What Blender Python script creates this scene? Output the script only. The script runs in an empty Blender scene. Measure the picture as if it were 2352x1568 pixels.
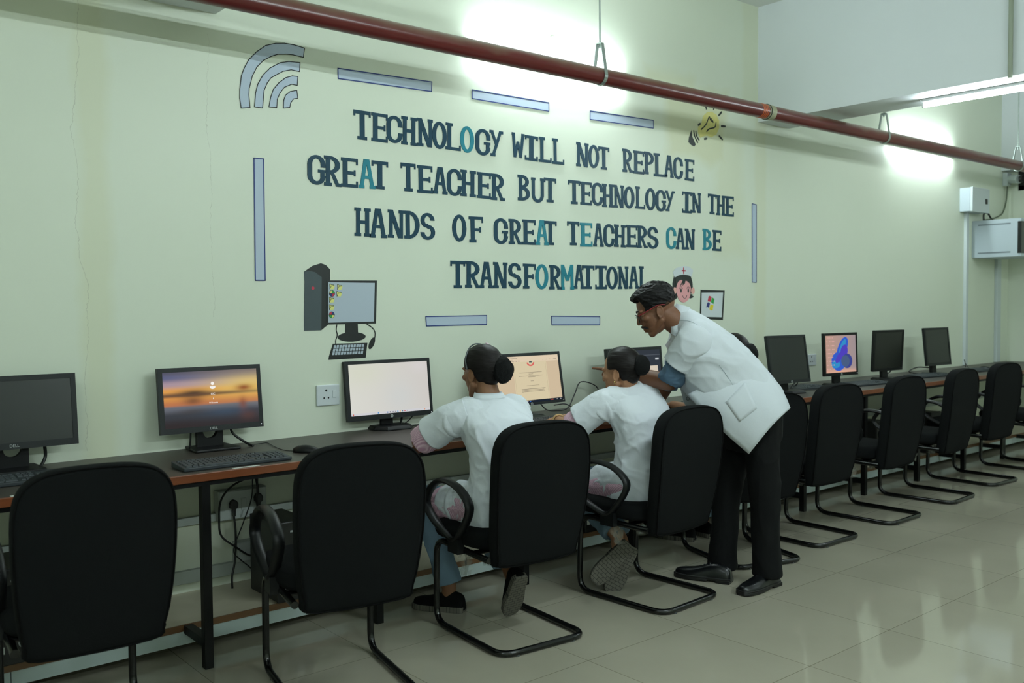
import bpy, bmesh, math, random
from mathutils import Vector, Matrix, noise, Euler
random.seed(7)
PI = math.pi
D = bpy.data
scn = bpy.context.scene
COL = scn.collection

# ------------------------------------------------------------------ camera
CAM = Vector((-3.13959, -4.1144, 1.39711))
YAW, PITCH, ROLL, FPX = 0.6988230137, 0.0398291165, -0.0082594368, 2144.0216
def cam_axes():
    cy, sy, cp, sp = math.cos(YAW), math.sin(YAW), math.cos(PITCH), math.sin(PITCH)
    f = Vector((sy * cp, cy * cp, -sp)); r = Vector((cy, -sy, 0)); u = r.cross(f)
    c, s = math.cos(ROLL), math.sin(ROLL)
    return c * r + s * u, -s * r + c * u, f
CR, CU, CF = cam_axes()
cd = D.cameras.new('camera'); cam = D.objects.new('camera', cd); COL.objects.link(cam)
cd.sensor_width = 36; cd.sensor_fit = 'HORIZONTAL'; cd.lens = FPX / 2352 * 36
cd.clip_start = 0.05; cd.clip_end = 60
cam.matrix_world = Matrix(((CR.x, CU.x, -CF.x, CAM.x), (CR.y, CU.y, -CF.y, CAM.y), (CR.z, CU.z, -CF.z, CAM.z), (0, 0, 0, 1)))
scn.camera = cam
cd.dof.use_dof = True; cd.dof.focus_distance = 4.4; cd.dof.aperture_fstop = 3.2
def ray(px, py): return CF + (px - 1176) / FPX * CR - (py - 784) / FPX * CU
def onax(px, py, ax, v):
    d = ray(px, py); return CAM + d * ((v - CAM[ax]) / d[ax])
def at(px, py, w): return CAM + ray(px, py) * w

# ------------------------------------------------------------------ materials
MATS = {}
def _nt(name):
    m = D.materials.new(name); m.use_nodes = True
    nt = m.node_tree; b = nt.nodes['Principled BSDF']
    return m, nt, b
def mat(name, col, rough=.5, metal=0, spec=.5, bump=0, bscale=200, var=0, vscale=8, emit=0, trans=0, coat=0, stretch=None, sheen=0):
    if name in MATS: return MATS[name]
    m, nt, b = _nt(name)
    c = (col[0], col[1], col[2], 1)
    b.inputs['Base Color'].default_value = c
    b.inputs['Roughness'].default_value = rough
    b.inputs['Metallic'].default_value = metal
    b.inputs['Specular IOR Level'].default_value = spec
    if coat: b.inputs['Coat Weight'].default_value = coat
    if sheen: b.inputs['Sheen Weight'].default_value = sheen
    if trans: b.inputs['Transmission Weight'].default_value = trans
    if emit:
        b.inputs['Emission Color'].default_value = c; b.inputs['Emission Strength'].default_value = emit
    L = nt.links.new
    if bump or var:
        tc = nt.nodes.new('ShaderNodeTexCoord'); src = tc.outputs['Object']
        if stretch:
            mp = nt.nodes.new('ShaderNodeMapping'); mp.inputs['Scale'].default_value = stretch
            L(src, mp.inputs['Vector']); src = mp.outputs['Vector']
    if bump:
        n = nt.nodes.new('ShaderNodeTexNoise'); n.inputs['Scale'].default_value = bscale; n.inputs['Detail'].default_value = 3
        L(src, n.inputs['Vector'])
        bp = nt.nodes.new('ShaderNodeBump'); bp.inputs['Strength'].default_value = bump; bp.inputs['Distance'].default_value = .004
        L(n.outputs['Fac'], bp.inputs['Height']); L(bp.outputs['Normal'], b.inputs['Normal'])
    if var:
        n2 = nt.nodes.new('ShaderNodeTexNoise'); n2.inputs['Scale'].default_value = vscale; n2.inputs['Detail'].default_value = 4
        L(src, n2.inputs['Vector'])
        mx = nt.nodes.new('ShaderNodeMix'); mx.data_type = 'RGBA'
        mx.inputs['A'].default_value = tuple(x * (1 - var) for x in c[:3]) + (1,)
        mx.inputs['B'].default_value = tuple(min(1, x * (1 + var)) for x in c[:3]) + (1,)
        L(n2.outputs['Fac'], mx.inputs['Factor']); L(mx.outputs['Result'], b.inputs['Base Color'])
    MATS[name] = m
    return m
def S(r, g, b):
    f = lambda v: (v / 255 / 12.92) if v / 255 <= .04045 else ((v / 255 + .055) / 1.055) ** 2.4
    return (f(r), f(g), f(b))
def emis(name, col, strength=1):
    if name in MATS: return MATS[name]
    m, nt, b = _nt(name)
    nt.nodes.remove(b)
    e = nt.nodes.new('ShaderNodeEmission'); e.inputs[0].default_value = (*col, 1); e.inputs[1].default_value = strength
    nt.links.new(e.outputs[0], nt.nodes['Material Output'].inputs['Surface'])
    MATS[name] = m
    return m

# ------------------------------------------------------------------ mesh helpers
class MB:
    def __init__(s): s.v = []; s.f = []; s.mi = []; s.cur = 0
    def add(s, vs, fs):
        o = len(s.v); s.v += [Vector(v) for v in vs]; s.f += [[i + o for i in f] for f in fs]; s.mi += [s.cur] * len(fs)
        return s
    def box(s, x0, x1, y0, y1, z0, z1, M=None):
        vs = [Vector((x, y, z)) for z in (z0, z1) for y in (y0, y1) for x in (x0, x1)]
        if M: vs = [M @ v for v in vs]
        return s.add(vs, [(0, 2, 3, 1), (4, 5, 7, 6), (0, 1, 5, 4), (2, 6, 7, 3), (0, 4, 6, 2), (1, 3, 7, 5)])
    def loft(s, rings, caps=True, closed=False):
        n = len(rings[0]); vs = [v for r in rings for v in r]; fs = []
        m = len(rings)
        for i in range(m if closed else m - 1):
            a, b = i * n, ((i + 1) % m) * n
            for j in range(n):
                k = (j + 1) % n
                fs.append((a + j, a + k, b + k, b + j))
        if caps and not closed:
            fs.append(tuple(range(n - 1, -1, -1))); fs.append(tuple((m - 1) * n + j for j in range(n)))
        return s.add(vs, fs)
    def tube(s, pts, r, n=10, closed=False, caps=True, flat=None):
        pts = [Vector(p) for p in pts]; m = len(pts); rings = []
        rr = r if isinstance(r, (list, tuple)) else [r] * m
        up = None
        for i in range(m):
            if closed: t = (pts[(i + 1) % m] - pts[i - 1])
            else: t = pts[min(i + 1, m - 1)] - pts[max(i - 1, 0)]
            t.normalize()
            if up is None:
                up = Vector((0, 0, 1)) if abs(t.z) < .9 else Vector((1, 0, 0))
            a = up - t * up.dot(t)
            if a.length < 1e-5: a = t.orthogonal()
            a.normalize(); b = t.cross(a); up = a
            fa, fb = flat if flat else (1, 1)
            rings.append([pts[i] + a * math.cos(2 * PI * j / n) * rr[i] * fa + b * math.sin(2 * PI * j / n) * rr[i] * fb for j in range(n)])
        return s.loft(rings, caps, closed)
    def ell(s, c, rad, M=None, nu=16, nv=10):
        c = Vector(c); vs = []; fs = []
        for i in range(1, nv):
            th = PI * i / nv
            for j in range(nu):
                ph = 2 * PI * j / nu
                v = Vector((rad[0] * math.sin(th) * math.cos(ph), rad[1] * math.sin(th) * math.sin(ph), rad[2] * math.cos(th)))
                vs.append(c + (M @ v if M else v))
        top = Vector((0, 0, rad[2])); bot = -top
        vs += [c + (M @ top if M else top), c + (M @ bot if M else bot)]
        a, b = len(vs) - 2, len(vs) - 1
        for i in range(nv - 2):
            for j in range(nu):
                k = (j + 1) % nu
                fs.append((i * nu + j, (i + 1) * nu + j, (i + 1) * nu + k, i * nu + k))
        for j in range(nu):
            k = (j + 1) % nu
            fs.append((a, j, k)); fs.append((b, (nv - 2) * nu + k, (nv - 2) * nu + j))
        return s.add(vs, fs)
    def cap(s, p0, p1, r0, r1, n=12, sc=(1, 1), up=None):
        """tapered capsule"""
        p0, p1 = Vector(p0), Vector(p1); t = (p1 - p0); L = t.length; t.normalize()
        a = (Vector(up) if up else (Vector((0, 0, 1)) if abs(t.z) < .9 else Vector((1, 0, 0))))
        a = (a - t * a.dot(t)).normalized(); b = t.cross(a)
        rings = []
        def ring(c, r): return [c + a * math.cos(2 * PI * j / n) * r * sc[0] + b * math.sin(2 * PI * j / n) * r * sc[1] for j in range(n)]
        for k in (75, 50, 25): 
            q = math.radians(k); rings.append(ring(p0 - t * r0 * math.sin(q), r0 * math.cos(q)))
        for k in range(5): rings.append(ring(p0 + t * L * k / 4, r0 + (r1 - r0) * k / 4))
        for k in (25, 50, 75):
            q = math.radians(k); rings.append(ring(p1 + t * r1 * math.sin(q), r1 * math.cos(q)))
        return s.loft(rings)
    def prism(s, poly, y0, y1):
        """polygon of (x,z) extruded in y"""
        n = len(poly); vs = [(x, y0, z) for x, z in poly] + [(x, y1, z) for x, z in poly]
        fs = [tuple(range(n)), tuple(range(2 * n - 1, n - 1, -1))] + [(j, j + n, (j + 1) % n + n, (j + 1) % n) for j in range(n)]
        return s.add(vs, fs)
    def prism_z(s, poly, z0, z1):
        n = len(poly); vs = [(x, y, z0) for x, y in poly] + [(x, y, z1) for x, y in poly]
        fs = [tuple(range(n - 1, -1, -1)), tuple(range(n, 2 * n))] + [(j, (j + 1) % n, (j + 1) % n + n, j + n) for j in range(n)]
        return s.add(vs, fs)
    def cyl(s, c, r, h, axis='z', n=20, r2=None):
        c = Vector(c); r2 = r if r2 is None else r2
        ax = {'x': (Vector((0, 1, 0)), Vector((0, 0, 1)), Vector((1, 0, 0))), 'y': (Vector((0, 0, 1)), Vector((1, 0, 0)), Vector((0, 1, 0))), 'z': (Vector((1, 0, 0)), Vector((0, 1, 0)), Vector((0, 0, 1)))}[axis]
        ring = lambda q, rr: [q + ax[0] * rr * math.cos(2 * PI * j / n) + ax[1] * rr * math.sin(2 * PI * j / n) for j in range(n)]
        return s.loft([ring(c, r), ring(c + ax[2] * h, r2)])
    def mesh(s, name='m'):
        me = D.meshes.new(name); me.from_pydata([tuple(v) for v in s.v], [], s.f); me.update()
        bm = bmesh.new(); bm.from_mesh(me); bmesh.ops.recalc_face_normals(bm, faces=bm.faces); bm.to_mesh(me); bm.free()
        return me
    def build(s, name, m, parent=None, smooth=False, bevel=0, loc=None, bseg=2):
        me = s.mesh(name)
        ms = m if isinstance(m, (list, tuple)) else [m]
        for q in ms: me.materials.append(q)
        if len(ms) > 1:
            for p, i in zip(me.polygons, s.mi): p.material_index = i
        o = D.objects.new(name, me); COL.objects.link(o)
        if parent: o.parent = parent
        if loc: o.location = loc
        if smooth:
            me.polygons.foreach_set('use_smooth', [True] * len(me.polygons))
            if smooth != 'all': 
                try: me.set_sharp_from_angle(angle=math.radians(40))
                except Exception: pass
        if bevel:
            bv = o.modifiers.new('bevel', 'BEVEL'); bv.width = bevel; bv.segments = bseg; bv.limit_method = 'ANGLE'; bv.angle_limit = math.radians(40)
        return o

def thing(name, label, cat, loc=(0, 0, 0), rz=0, group=None):
    o = D.objects.new(name, None); COL.objects.link(o); o.empty_display_size = .1
    o.location = loc; o.rotation_euler = (0, 0, rz); return tag(o, label, cat, group)
def tag(o, label, cat, group=None, kind=None):
    o['label'] = label; o['category'] = cat
    if group: o['group'] = group
    if kind: o['kind'] = kind
    return o
def struct(o): o['kind'] = 'structure'; return o
def kids(o): return [c for c in D.objects if c.parent == o]
def dup(root, loc, rz, label, name=None):
    r = root.copy(); COL.objects.link(r); r.location = loc; r.rotation_euler = (0, 0, rz); r['label'] = label
    for ch in kids(root):
        c = ch.copy(); COL.objects.link(c); c.parent = r
        for g in kids(ch):
            d = g.copy(); COL.objects.link(d); d.parent = c
    return r
def smooth_path(pts, n=6, closed=False):
    pts = [Vector(p) for p in pts]; m = len(pts); out = []
    rng = range(m if closed else m - 1)
    for i in rng:
        p0 = pts[(i - 1) % m] if closed or i > 0 else pts[0] * 2 - pts[1]
        p1 = pts[i]; p2 = pts[(i + 1) % m]
        p3 = pts[(i + 2) % m] if closed or i + 2 < m else p2 * 2 - p1
        for k in range(n):
            t = k / n
            out.append(.5 * ((2 * p1) + (p2 - p0) * t + (2 * p0 - 5 * p1 + 4 * p2 - p3) * t * t + (3 * p1 - p0 - 3 * p2 + p3) * t ** 3))
    if not closed: out.append(pts[-1])
    return out
def fillet(pts, r, n=5):
    """polyline with rounded corners"""
    pts = [Vector(p) for p in pts]; out = [pts[0]]
    for i in range(1, len(pts) - 1):
        a = (pts[i - 1] - pts[i]); b = (pts[i + 1] - pts[i]); rr = min(r, a.length * .49, b.length * .49)
        p0 = pts[i] + a.normalized() * rr; p2 = pts[i] + b.normalized() * rr
        for k in range(n + 1):
            t = k / n; out.append(p0 * (1 - t) ** 2 + pts[i] * 2 * t * (1 - t) + p2 * t * t)
    out.append(pts[-1]); return out
def text(body, size, m, parent, loc, rot=(PI / 2, 0, 0), name='lettering', extr=.0006, shear=0):
    c = D.curves.new(name, 'FONT'); c.body = body; c.size = size; c.extrude = extr; c.align_x = 'CENTER'; c.align_y = 'CENTER'; c.shear = shear
    t = D.objects.new(name + '_tmp', c); COL.objects.link(t)
    dg = bpy.context.evaluated_depsgraph_get(); me = D.meshes.new_from_object(t.evaluated_get(dg))
    D.objects.remove(t); D.curves.remove(c)
    me.materials.clear(); me.materials.append(m); me.name = name
    o = D.objects.new(name, me); COL.objects.link(o); o.parent = parent; o.location = loc; o.rotation_euler = rot
    return o
# ------------------------------------------------------------------ room shell
def wall_material():
    m, nt, b = _nt('cream painted plaster'); L = nt.links.new; N = nt.nodes.new
    tc = N('ShaderNodeTexCoord'); sep = N('ShaderNodeSeparateXYZ'); L(tc.outputs['Object'], sep.inputs[0])
    def math_(op, a, c=None, clamp=False):
        n = N('ShaderNodeMath'); n.operation = op; n.use_clamp = clamp
        for i, q in enumerate((a, c)):
            if q is None: continue
            if isinstance(q, (int, float)): n.inputs[i].default_value = q
            else: L(q, n.inputs[i])
        return n.outputs[0]
    X, Z = sep.outputs['X'], sep.outputs['Z']
    nz = N('ShaderNodeTexNoise'); nz.inputs['Scale'].default_value = 3.2; nz.inputs['Detail'].default_value = 5; L(tc.outputs['Object'], nz.inputs[0])
    def patch(cx, cz, hx, hz, soft):
        dx = math_('SUBTRACT', hx, math_('ABSOLUTE', math_('SUBTRACT', X, cx)))
        dz = math_('SUBTRACT', hz, math_('ABSOLUTE', math_('SUBTRACT', Z, cz)))
        d = math_('MINIMUM', dx, dz)
        d = math_('ADD', d, math_('MULTIPLY', math_('SUBTRACT', nz.outputs['Fac'], .5), soft * 2.2))
        return math_('DIVIDE', d, soft, True)
    stain = None
    for p, w in (((-1.95, 1.5, .085, 2, .05), .45), ((2.0, 2.62, .36, .3, .1), .75), ((2.35, 2.2, .2, .5, .1), .4), ((2.72, 1.6, .09, 1.4, .04), .35), ((1.72, 2.86, .3, .12, .08), .5), ((2.6, 3.2, .12, .5, .05), .3), ((-2.1, 2.6, .3, .12, .1), .25), ((-1.6, .4, 6, .12, .1), .18)):
        q = math_('MULTIPLY', patch(*p), w); stain = q if stain is None else math_('MAXIMUM', stain, q)
    n2 = N('ShaderNodeTexNoise'); n2.inputs['Scale'].default_value = .9; n2.inputs['Detail'].default_value = 3; L(tc.outputs['Object'], n2.inputs[0])
    base = N('ShaderNodeMix'); base.data_type = 'RGBA'
    base.inputs['A'].default_value = (.67, .72, .59, 1); base.inputs['B'].default_value = (.71, .76, .635, 1); L(n2.outputs['Fac'], base.inputs['Factor'])
    mx = N('ShaderNodeMix'); mx.data_type = 'RGBA'; mx.inputs['B'].default_value = (.63, .64, .42, 1)
    L(base.outputs['Result'], mx.inputs['A']); L(stain, mx.inputs['Factor'])
    # hairline cracks running down the plaster
    nw = N('ShaderNodeTexNoise'); nw.inputs['Scale'].default_value = 2.2; nw.inputs['Detail'].default_value = 6; nw.inputs['Roughness'].default_value = .65; L(tc.outputs['Object'], nw.inputs[0])
    crack = None
    for cx, z0, z1, wd in ((-2.01, .8, 2.75, .0016), (-1.45, 1.35, 2.62, .001)):
        off = math_('MULTIPLY', math_('SUBTRACT', nw.outputs['Fac'], .5), .16)
        d = math_('ABSOLUTE', math_('SUBTRACT', math_('ADD', X, off), cx))
        k = math_('SUBTRACT', 1, math_('DIVIDE', d, wd), True)
        g = math_('MULTIPLY', math_('GREATER_THAN', Z, z0), math_('LESS_THAN', Z, z1))
        k = math_('MULTIPLY', k, g); crack = k if crack is None else math_('MAXIMUM', crack, k)
    mc = N('ShaderNodeMix'); mc.data_type = 'RGBA'; mc.inputs['B'].default_value = (.3, .3, .22, 1)
    L(mx.outputs['Result'], mc.inputs['A']); L(math_('MULTIPLY', crack, .5), mc.inputs['Factor']); L(mc.outputs['Result'], b.inputs['Base Color'])
    n3 = N('ShaderNodeTexNoise'); n3.inputs['Scale'].default_value = 9; n3.inputs['Detail'].default_value = 6; L(tc.outputs['Object'], n3.inputs[0])
    bp = N('ShaderNodeBump'); bp.inputs['Strength'].default_value = .12; bp.inputs['Distance'].default_value = .01; L(n3.outputs['Fac'], bp.inputs['Height']); L(bp.outputs[0], b.inputs['Normal'])
    b.inputs['Roughness'].default_value = .42; b.inputs['Specular IOR Level'].default_value = .35
    return m
def floor_material():
    m, nt, b = _nt('polished beige vitrified tile'); L = nt.links.new; N = nt.nodes.new
    tc = N('ShaderNodeTexCoord'); mp = N('ShaderNodeMapping'); mp.inputs['Location'].default_value = (0, 1.54, 0); L(tc.outputs['Object'], mp.inputs[0])
    br = N('ShaderNodeTexBrick'); br.offset = 0; br.squash = 1; br.inputs['Scale'].default_value = 1
    br.inputs['Brick Width'].default_value = .6; br.inputs['Row Height'].default_value = .6; br.inputs['Mortar Size'].default_value = .0014; br.inputs['Mortar Smooth'].default_value = .1
    br.inputs['Color1'].default_value = (1, 1, 1, 1); br.inputs['Color2'].default_value = (.93, .93, .93, 1); br.inputs['Mortar'].default_value = (.42, .4, .34, 1); br.inputs['Bias'].default_value = 0
    L(mp.outputs[0], br.inputs['Vector'])
    nz = N('ShaderNodeTexNoise'); nz.inputs['Scale'].default_value = 2.5; nz.inputs['Detail'].default_value = 6; nz.inputs['Roughness'].default_value = .6; L(tc.outputs['Object'], nz.inputs[0])
    cr = N('ShaderNodeMix'); cr.data_type = 'RGBA'; cr.inputs['A'].default_value = (.34, .315, .245, 1); cr.inputs['B'].default_value = (.40, .375, .295, 1); L(nz.outputs['Fac'], cr.inputs['Factor'])
    mu = N('ShaderNodeMix'); mu.data_type = 'RGBA'; mu.blend_type = 'MULTIPLY'; mu.inputs['Factor'].default_value = 1
    L(cr.outputs['Result'], mu.inputs['A']); L(br.outputs['Color'], mu.inputs['B']); L(mu.outputs['Result'], b.inputs['Base Color'])
    b.inputs['Roughness'].default_value = .07; b.inputs['Specular IOR Level'].default_value = .5
    n2 = N('ShaderNodeTexNoise'); n2.inputs['Scale'].default_value = 1.2; n2.inputs['Detail'].default_value = 2; L(tc.outputs['Object'], n2.inputs[0])
    bp = N('ShaderNodeBump'); bp.inputs['Strength'].default_value = .03; bp.inputs['Distance'].default_value = .01; L(n2.outputs['Fac'], bp.inputs['Height']); L(bp.outputs[0], b.inputs['Normal'])
    return m
WALL = wall_material()
WHITE = mat('white distemper', (.74, .78, .80), .6, bump=.05, bscale=15, var=.03, vscale=2)
X0, X1, YF, ZC = -6.0, 7.05, -8.0, 3.545
struct(MB().box(X0 - .1, X1 + .1, YF, .1, -.1, 0).build('floor', floor_material()))
struct(MB().box(X0 - .1, X1 + .1, YF, .1, ZC, ZC + .1).build('ceiling', mat('ceiling paint', (.72, .74, .70), .7, var=.03, vscale=2)))
struct(MB().box(X0, X1, 0, .1, 0, ZC).build('wall_back', WALL))
struct(MB().box(X0 - .1, X0, YF, .1, 0, ZC).build('wall_left', WALL))
struct(MB().box(X0, X1, YF - .1, YF, 0, ZC).build('wall_front', WALL))
# far end wall, with an opening for the ventilation window
wr = MB(); WY0, WY1, WZ0, WZ1 = -1.30, -.085, 2.52, 3.09
wr.box(X1, X1 + .15, YF, WY0, 0, ZC).box(X1, X1 + .15, WY1, .1, 0, ZC).box(X1, X1 + .15, WY0, WY1, 0, WZ0).box(X1, X1 + .15, WY0, WY1, WZ1, ZC)
struct(wr.build('wall_right', WALL))
BLK = mat('black painted steel', S(20, 22, 22), .35, bump=.02)
wf = MB()
for a, b2, c, d in ((WY0, WY0 + .04, WZ0, WZ1), (WY1 - .055, WY1, WZ0, WZ1), (WY0, WY1, WZ0, WZ0 + .05), (WY0, WY1, WZ1 - .05, WZ1)): wf.box(X1 + .01, X1 + .06, a, b2, c, d)
win = struct(wf.build('window_1', BLK))
sl = MB()
for i in range(6): sl.box(X1 + .02, X1 + .05, WY0 + .04, WY1 - .055, WZ0 + .07 + i * .083, WZ0 + .085 + i * .083)
for i in range(9): sl.box(X1 + .02, X1 + .045, WY0 + .06 + i * .13, WY0 + .075 + i * .13, WZ0 + .05, WZ1 - .05)
sl.build('window_grille', BLK, win)
MB().box(X1 + .1, X1 + .11, WY0, WY1, WZ0, WZ1).build('window_glass', mat('frosted pane', S(215, 205, 200), .3), win)
# concrete beams spanning the room
for i, (a, b2) in enumerate(((2.69, 3.09), (-1.81, -1.41), (6.85, 7.05))):
    struct(MB().box(a, b2, YF, 0, 2.715, ZC).build('trim_%d' % (i + 1), WHITE))

# ------------------------------------------------------------------ tube lights
TUBES = {k: emis('lit fluorescent tube ' + k, (.85, 1.0, 1.03), v) for k, v in (('wall', 150), ('beam', 95), ('near the wall', 215), ('weaker', 120), ('nearer bay', 165), ('second row', 370), ('second row weaker', 150), ('second row nearer bay', 250))}
BATT = mat('white enamelled batten', (.8, .82, .82), .35)
def tube_light(p, length, axis, label, mount):
    TUBE = TUBES[mount]
    """batten along axis; the tube hangs away from its mounting surface"""
    t = thing('tube_light', label, 'light', p, 0, 'fluorescent tube lights')
    h = length / 2
    if axis == 'x':      # on the wall, tube towards the room
        MB().box(-h, h, -.022, 0, -.02, .02).build('batten', BATT, t, bevel=.003)
        MB().cyl((-h + .02, -.042, 0), .013, length - .04, 'x', 16).build('tube', TUBE, t, smooth=True)
        for s in (-1, 1): MB().box(s * (h - .012) - .012, s * (h - .012) + .012, -.06, -.02, -.018, .018).build('end_cap', BATT, t, bevel=.003)
    else:                # under a beam, along y
        MB().box(-.02, .02, -h, h, -.022, 0).build('batten', BATT, t, bevel=.003)
        MB().cyl((0, -h + .012, -.042), .013, length - .024, 'y', 16).build('tube', TUBE, t, smooth=True)
        for s in (-1, 1): MB().box(-.016, .016, s * (h - .006) - .006, s * (h - .006) + .006, -.058, -.02).build('end_cap', BATT, t, bevel=.003)
    return t
tube_light((.632, 0, 2.815), 1.2, 'x', 'wall tube light glowing behind the red pipe above the mural quotation', 'wall')
tube_light((5.165, 0, 2.765), 1.18, 'x', 'wall tube light glowing behind the red pipe at the far end of the wall', 'wall')
tube_light((2.90, -1.74, 2.715), 1.22, 'y', 'bare tube light fixed under the white concrete beam', 'beam')
def hung_tube(x, y, z, label, TUBE):
    t = thing('hanging_tube_light', label, 'light', (x, y, z), 0, 'hanging tube lights of the room')
    MB().box(-.61, .61, -.02, .02, 0, .03).build('batten', BATT, t, bevel=.003)
    MB().cyl((-.59, 0, -.022), .013, 1.18, 'x', 16).build('tube', TUBE, t, smooth=True)
    for s in (-1, 1): MB().box(s * .6 - .01, s * .6 + .01, -.016, .016, -.04, .004).build('end_cap', BATT, t, bevel=.003)
    for s in (-.4, .4): MB().cyl((s, 0, .03), .006, ZC - z - .03, 'z', 8).build('suspension_rod', BATT, t)
for k, (x, y) in enumerate(((-.1, -3.0), (4.6, -3.0), (-4.0, -3.0), (-.1, -5.8), (4.6, -5.8), (-4.0, -5.8))):
    hung_tube(x, y, 2.86, ('row nearer the mural wall' if k < 3 else 'second row') + ' hanging tube light, ' + ('middle', 'far', 'near')[k % 3] + ' bay', TUBES[('near the wall', 'weaker', 'nearer bay', 'second row', 'second row weaker', 'second row nearer bay')[k]])
cn = MB().cyl((2.672, -1.765, 2.70), .013, ZC - 2.70, 'z', 14).build('conduit', mat('grey pvc conduit', S(150, 158, 140), .5), smooth=True)
tag(cn, 'thin grey conduit running down the white beam to the tube light', 'conduit')

# ------------------------------------------------------------------ fire pipe and hangers
def pipe_material():
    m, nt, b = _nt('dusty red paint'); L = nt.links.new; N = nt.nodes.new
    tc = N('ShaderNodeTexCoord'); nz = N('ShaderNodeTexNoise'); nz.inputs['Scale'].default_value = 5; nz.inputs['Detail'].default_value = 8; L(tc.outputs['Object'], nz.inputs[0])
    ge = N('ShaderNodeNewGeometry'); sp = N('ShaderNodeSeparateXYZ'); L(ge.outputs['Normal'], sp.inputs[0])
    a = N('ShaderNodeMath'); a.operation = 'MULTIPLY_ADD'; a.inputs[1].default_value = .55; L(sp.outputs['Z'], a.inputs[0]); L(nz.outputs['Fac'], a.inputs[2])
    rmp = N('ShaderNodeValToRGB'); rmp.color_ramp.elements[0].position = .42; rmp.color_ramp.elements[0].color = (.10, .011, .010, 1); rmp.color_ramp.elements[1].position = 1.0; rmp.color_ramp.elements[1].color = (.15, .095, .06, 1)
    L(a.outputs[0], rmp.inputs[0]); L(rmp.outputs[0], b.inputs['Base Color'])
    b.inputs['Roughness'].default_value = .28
    return m
PZ, PY, PR = 2.632, -.5, .0455
RED = pipe_material()
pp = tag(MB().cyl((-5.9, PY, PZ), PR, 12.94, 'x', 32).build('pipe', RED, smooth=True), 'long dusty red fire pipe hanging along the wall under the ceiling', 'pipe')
pc = thing('pipe_coupling', 'unpainted welded joint with orange bands on the red pipe', 'coupling', (onax(1757, 256, 1, PY).x, PY, PZ))
MB().cyl((0, 0, 0), PR + .0015, .07, 'x', 32).build('joint_sleeve', mat('bare weld', S(150, 150, 120), .6, var=.5, vscale=40), pc, smooth=True)
MB().tube([(.012, math.cos(a) * (PR + .002), math.sin(a) * (PR + .002)) for a in [i * PI / 12 for i in range(24)]], .004, 6, True).build('weld_bead', mat('burnt weld', S(40, 42, 36), .7), pc, smooth=True)
for k in range(4): MB().cyl((-.075 + k * .017, 0, 0), PR + .001, .008, 'x', 32).build('orange_band', mat('orange lettering paint', S(190, 90, 35), .5), pc, smooth=True)
GALV = mat('galvanised steel', S(165, 175, 170), .35, .8)
def hanger(x, rod_top, label):
    t = thing('pipe_hanger', label, 'hanger', (x, PY, PZ), 0, 'hangers of the red pipe')
    r = PR + .003; pts = []
    for i in range(13):
        a = PI + PI * i / 12; pts.append((0, math.cos(a) * r, math.sin(a) * r))
    path = [(0, -.017, .175)] + [(0, -.02, .165)] + pts + [(0, .02, .165), (0, .017, .175)]
    v = MB()
    P_ = [Vector(p) for p in path]
    for i in range(len(P_) - 1):
        a, b = P_[i], P_[i + 1]; d = (b - a).normalized(); nn = Vector((0, -d.z, d.y)) * .0018
        vs = [a + nn, a - nn, b - nn, b + nn]
        v.add([q + Vector((-.012, 0, 0)) for q in vs] + [q + Vector((.012, 0, 0)) for q in vs], [(0, 1, 2, 3), (7, 6, 5, 4), (0, 4, 5, 1), (1, 5, 6, 2), (2, 6, 7, 3), (3, 7, 4, 0)])
    v.box(-.013, .013, -.019, .019, .172, .178)
    v.build('strap', GALV, t)
    MB().cyl((0, 0, .15), .005, rod_top - PZ - .15, 'z', 10).cyl((0, 0, .160), .010, .010, 'z', 6).build('rod', GALV, t, smooth=True)
for x, zt, lb in ((onax(1378, 150, 1, PY).x, ZC, 'galvanised pipe hanger in front of the bright glow above the quotation'), (onax(2030, 307, 1, PY).x, ZC, 'galvanised pipe hanger just past the white beam'), (onax(2338, 387, 1, PY).x, ZC, 'galvanised pipe hanger at the far end beside the camera and window'), (-2.6, ZC, 'galvanised pipe hanger at the near end of the red pipe')):
    hanger(x, zt, lb)

# ------------------------------------------------------------------ boxes at the far end of the wall
PVC = mat('white pvc', S(196, 205, 205), .4); GREYB = mat('pale grey powder coat', S(178, 190, 196), .4)
for x, w_, zt, lb in ((6.05, .05, 2.26, 'white vertical cable duct below the white distribution box'), (6.77, .09, 1.83, 'wider white vertical cable duct below the grey network cabinet')):
    tag(MB().box(x - w_ / 2, x + w_ / 2, -.03, 0, .77, zt).build('cable_duct', PVC, bevel=.003), lb, 'cable duct', 'vertical cable ducts at the far end')
db = thing('distribution_box', 'small white electrical box above the grey network cabinet', 'electrical box', (5.93, 0, 2.245))
MB().box(0, .36, -.10, 0, 0, .225).build('box_body', GREYB, db, bevel=.004)
MB().box(-.006, .366, -.125, -.102, -.004, .23).build('box_door', PVC, db, bevel=.004)
MB().box(.27, .31, -.132, -.125, .08, .13).build('door_latch', BLK, db, bevel=.002)
nc = thing('network_cabinet', 'grey wall-mounted network cabinet with a black glass front edge', 'cabinet', (6.2, 0, 1.81))
MB().box(0, .58, -.44, 0, 0, .36).build('cabinet_body', GREYB, nc, bevel=.004)
for z in (.045, .315): MB().box(-.002, 0, -.36, -.06, z - .006, z + .006).build('vent_slot', mat('dark slot', S(110, 120, 125), .6), nc)
MB().box(.0, .58, -.456, -.44, .0, .36).build('door_frame', GREYB, nc, bevel=.003)
MB().box(-.003, .55, -.46, -.425, .03, .33).build('door_glass', mat('smoked glass', S(14, 16, 18), .08), nc)
cc = thing('security_camera', 'small white bullet security camera in the corner below the window', 'security camera', (6.93, -.02, 2.63))
MB().box(-.05, .05, -.03, .02, -.065, .065).build('mount', PVC, cc, bevel=.006)
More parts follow.
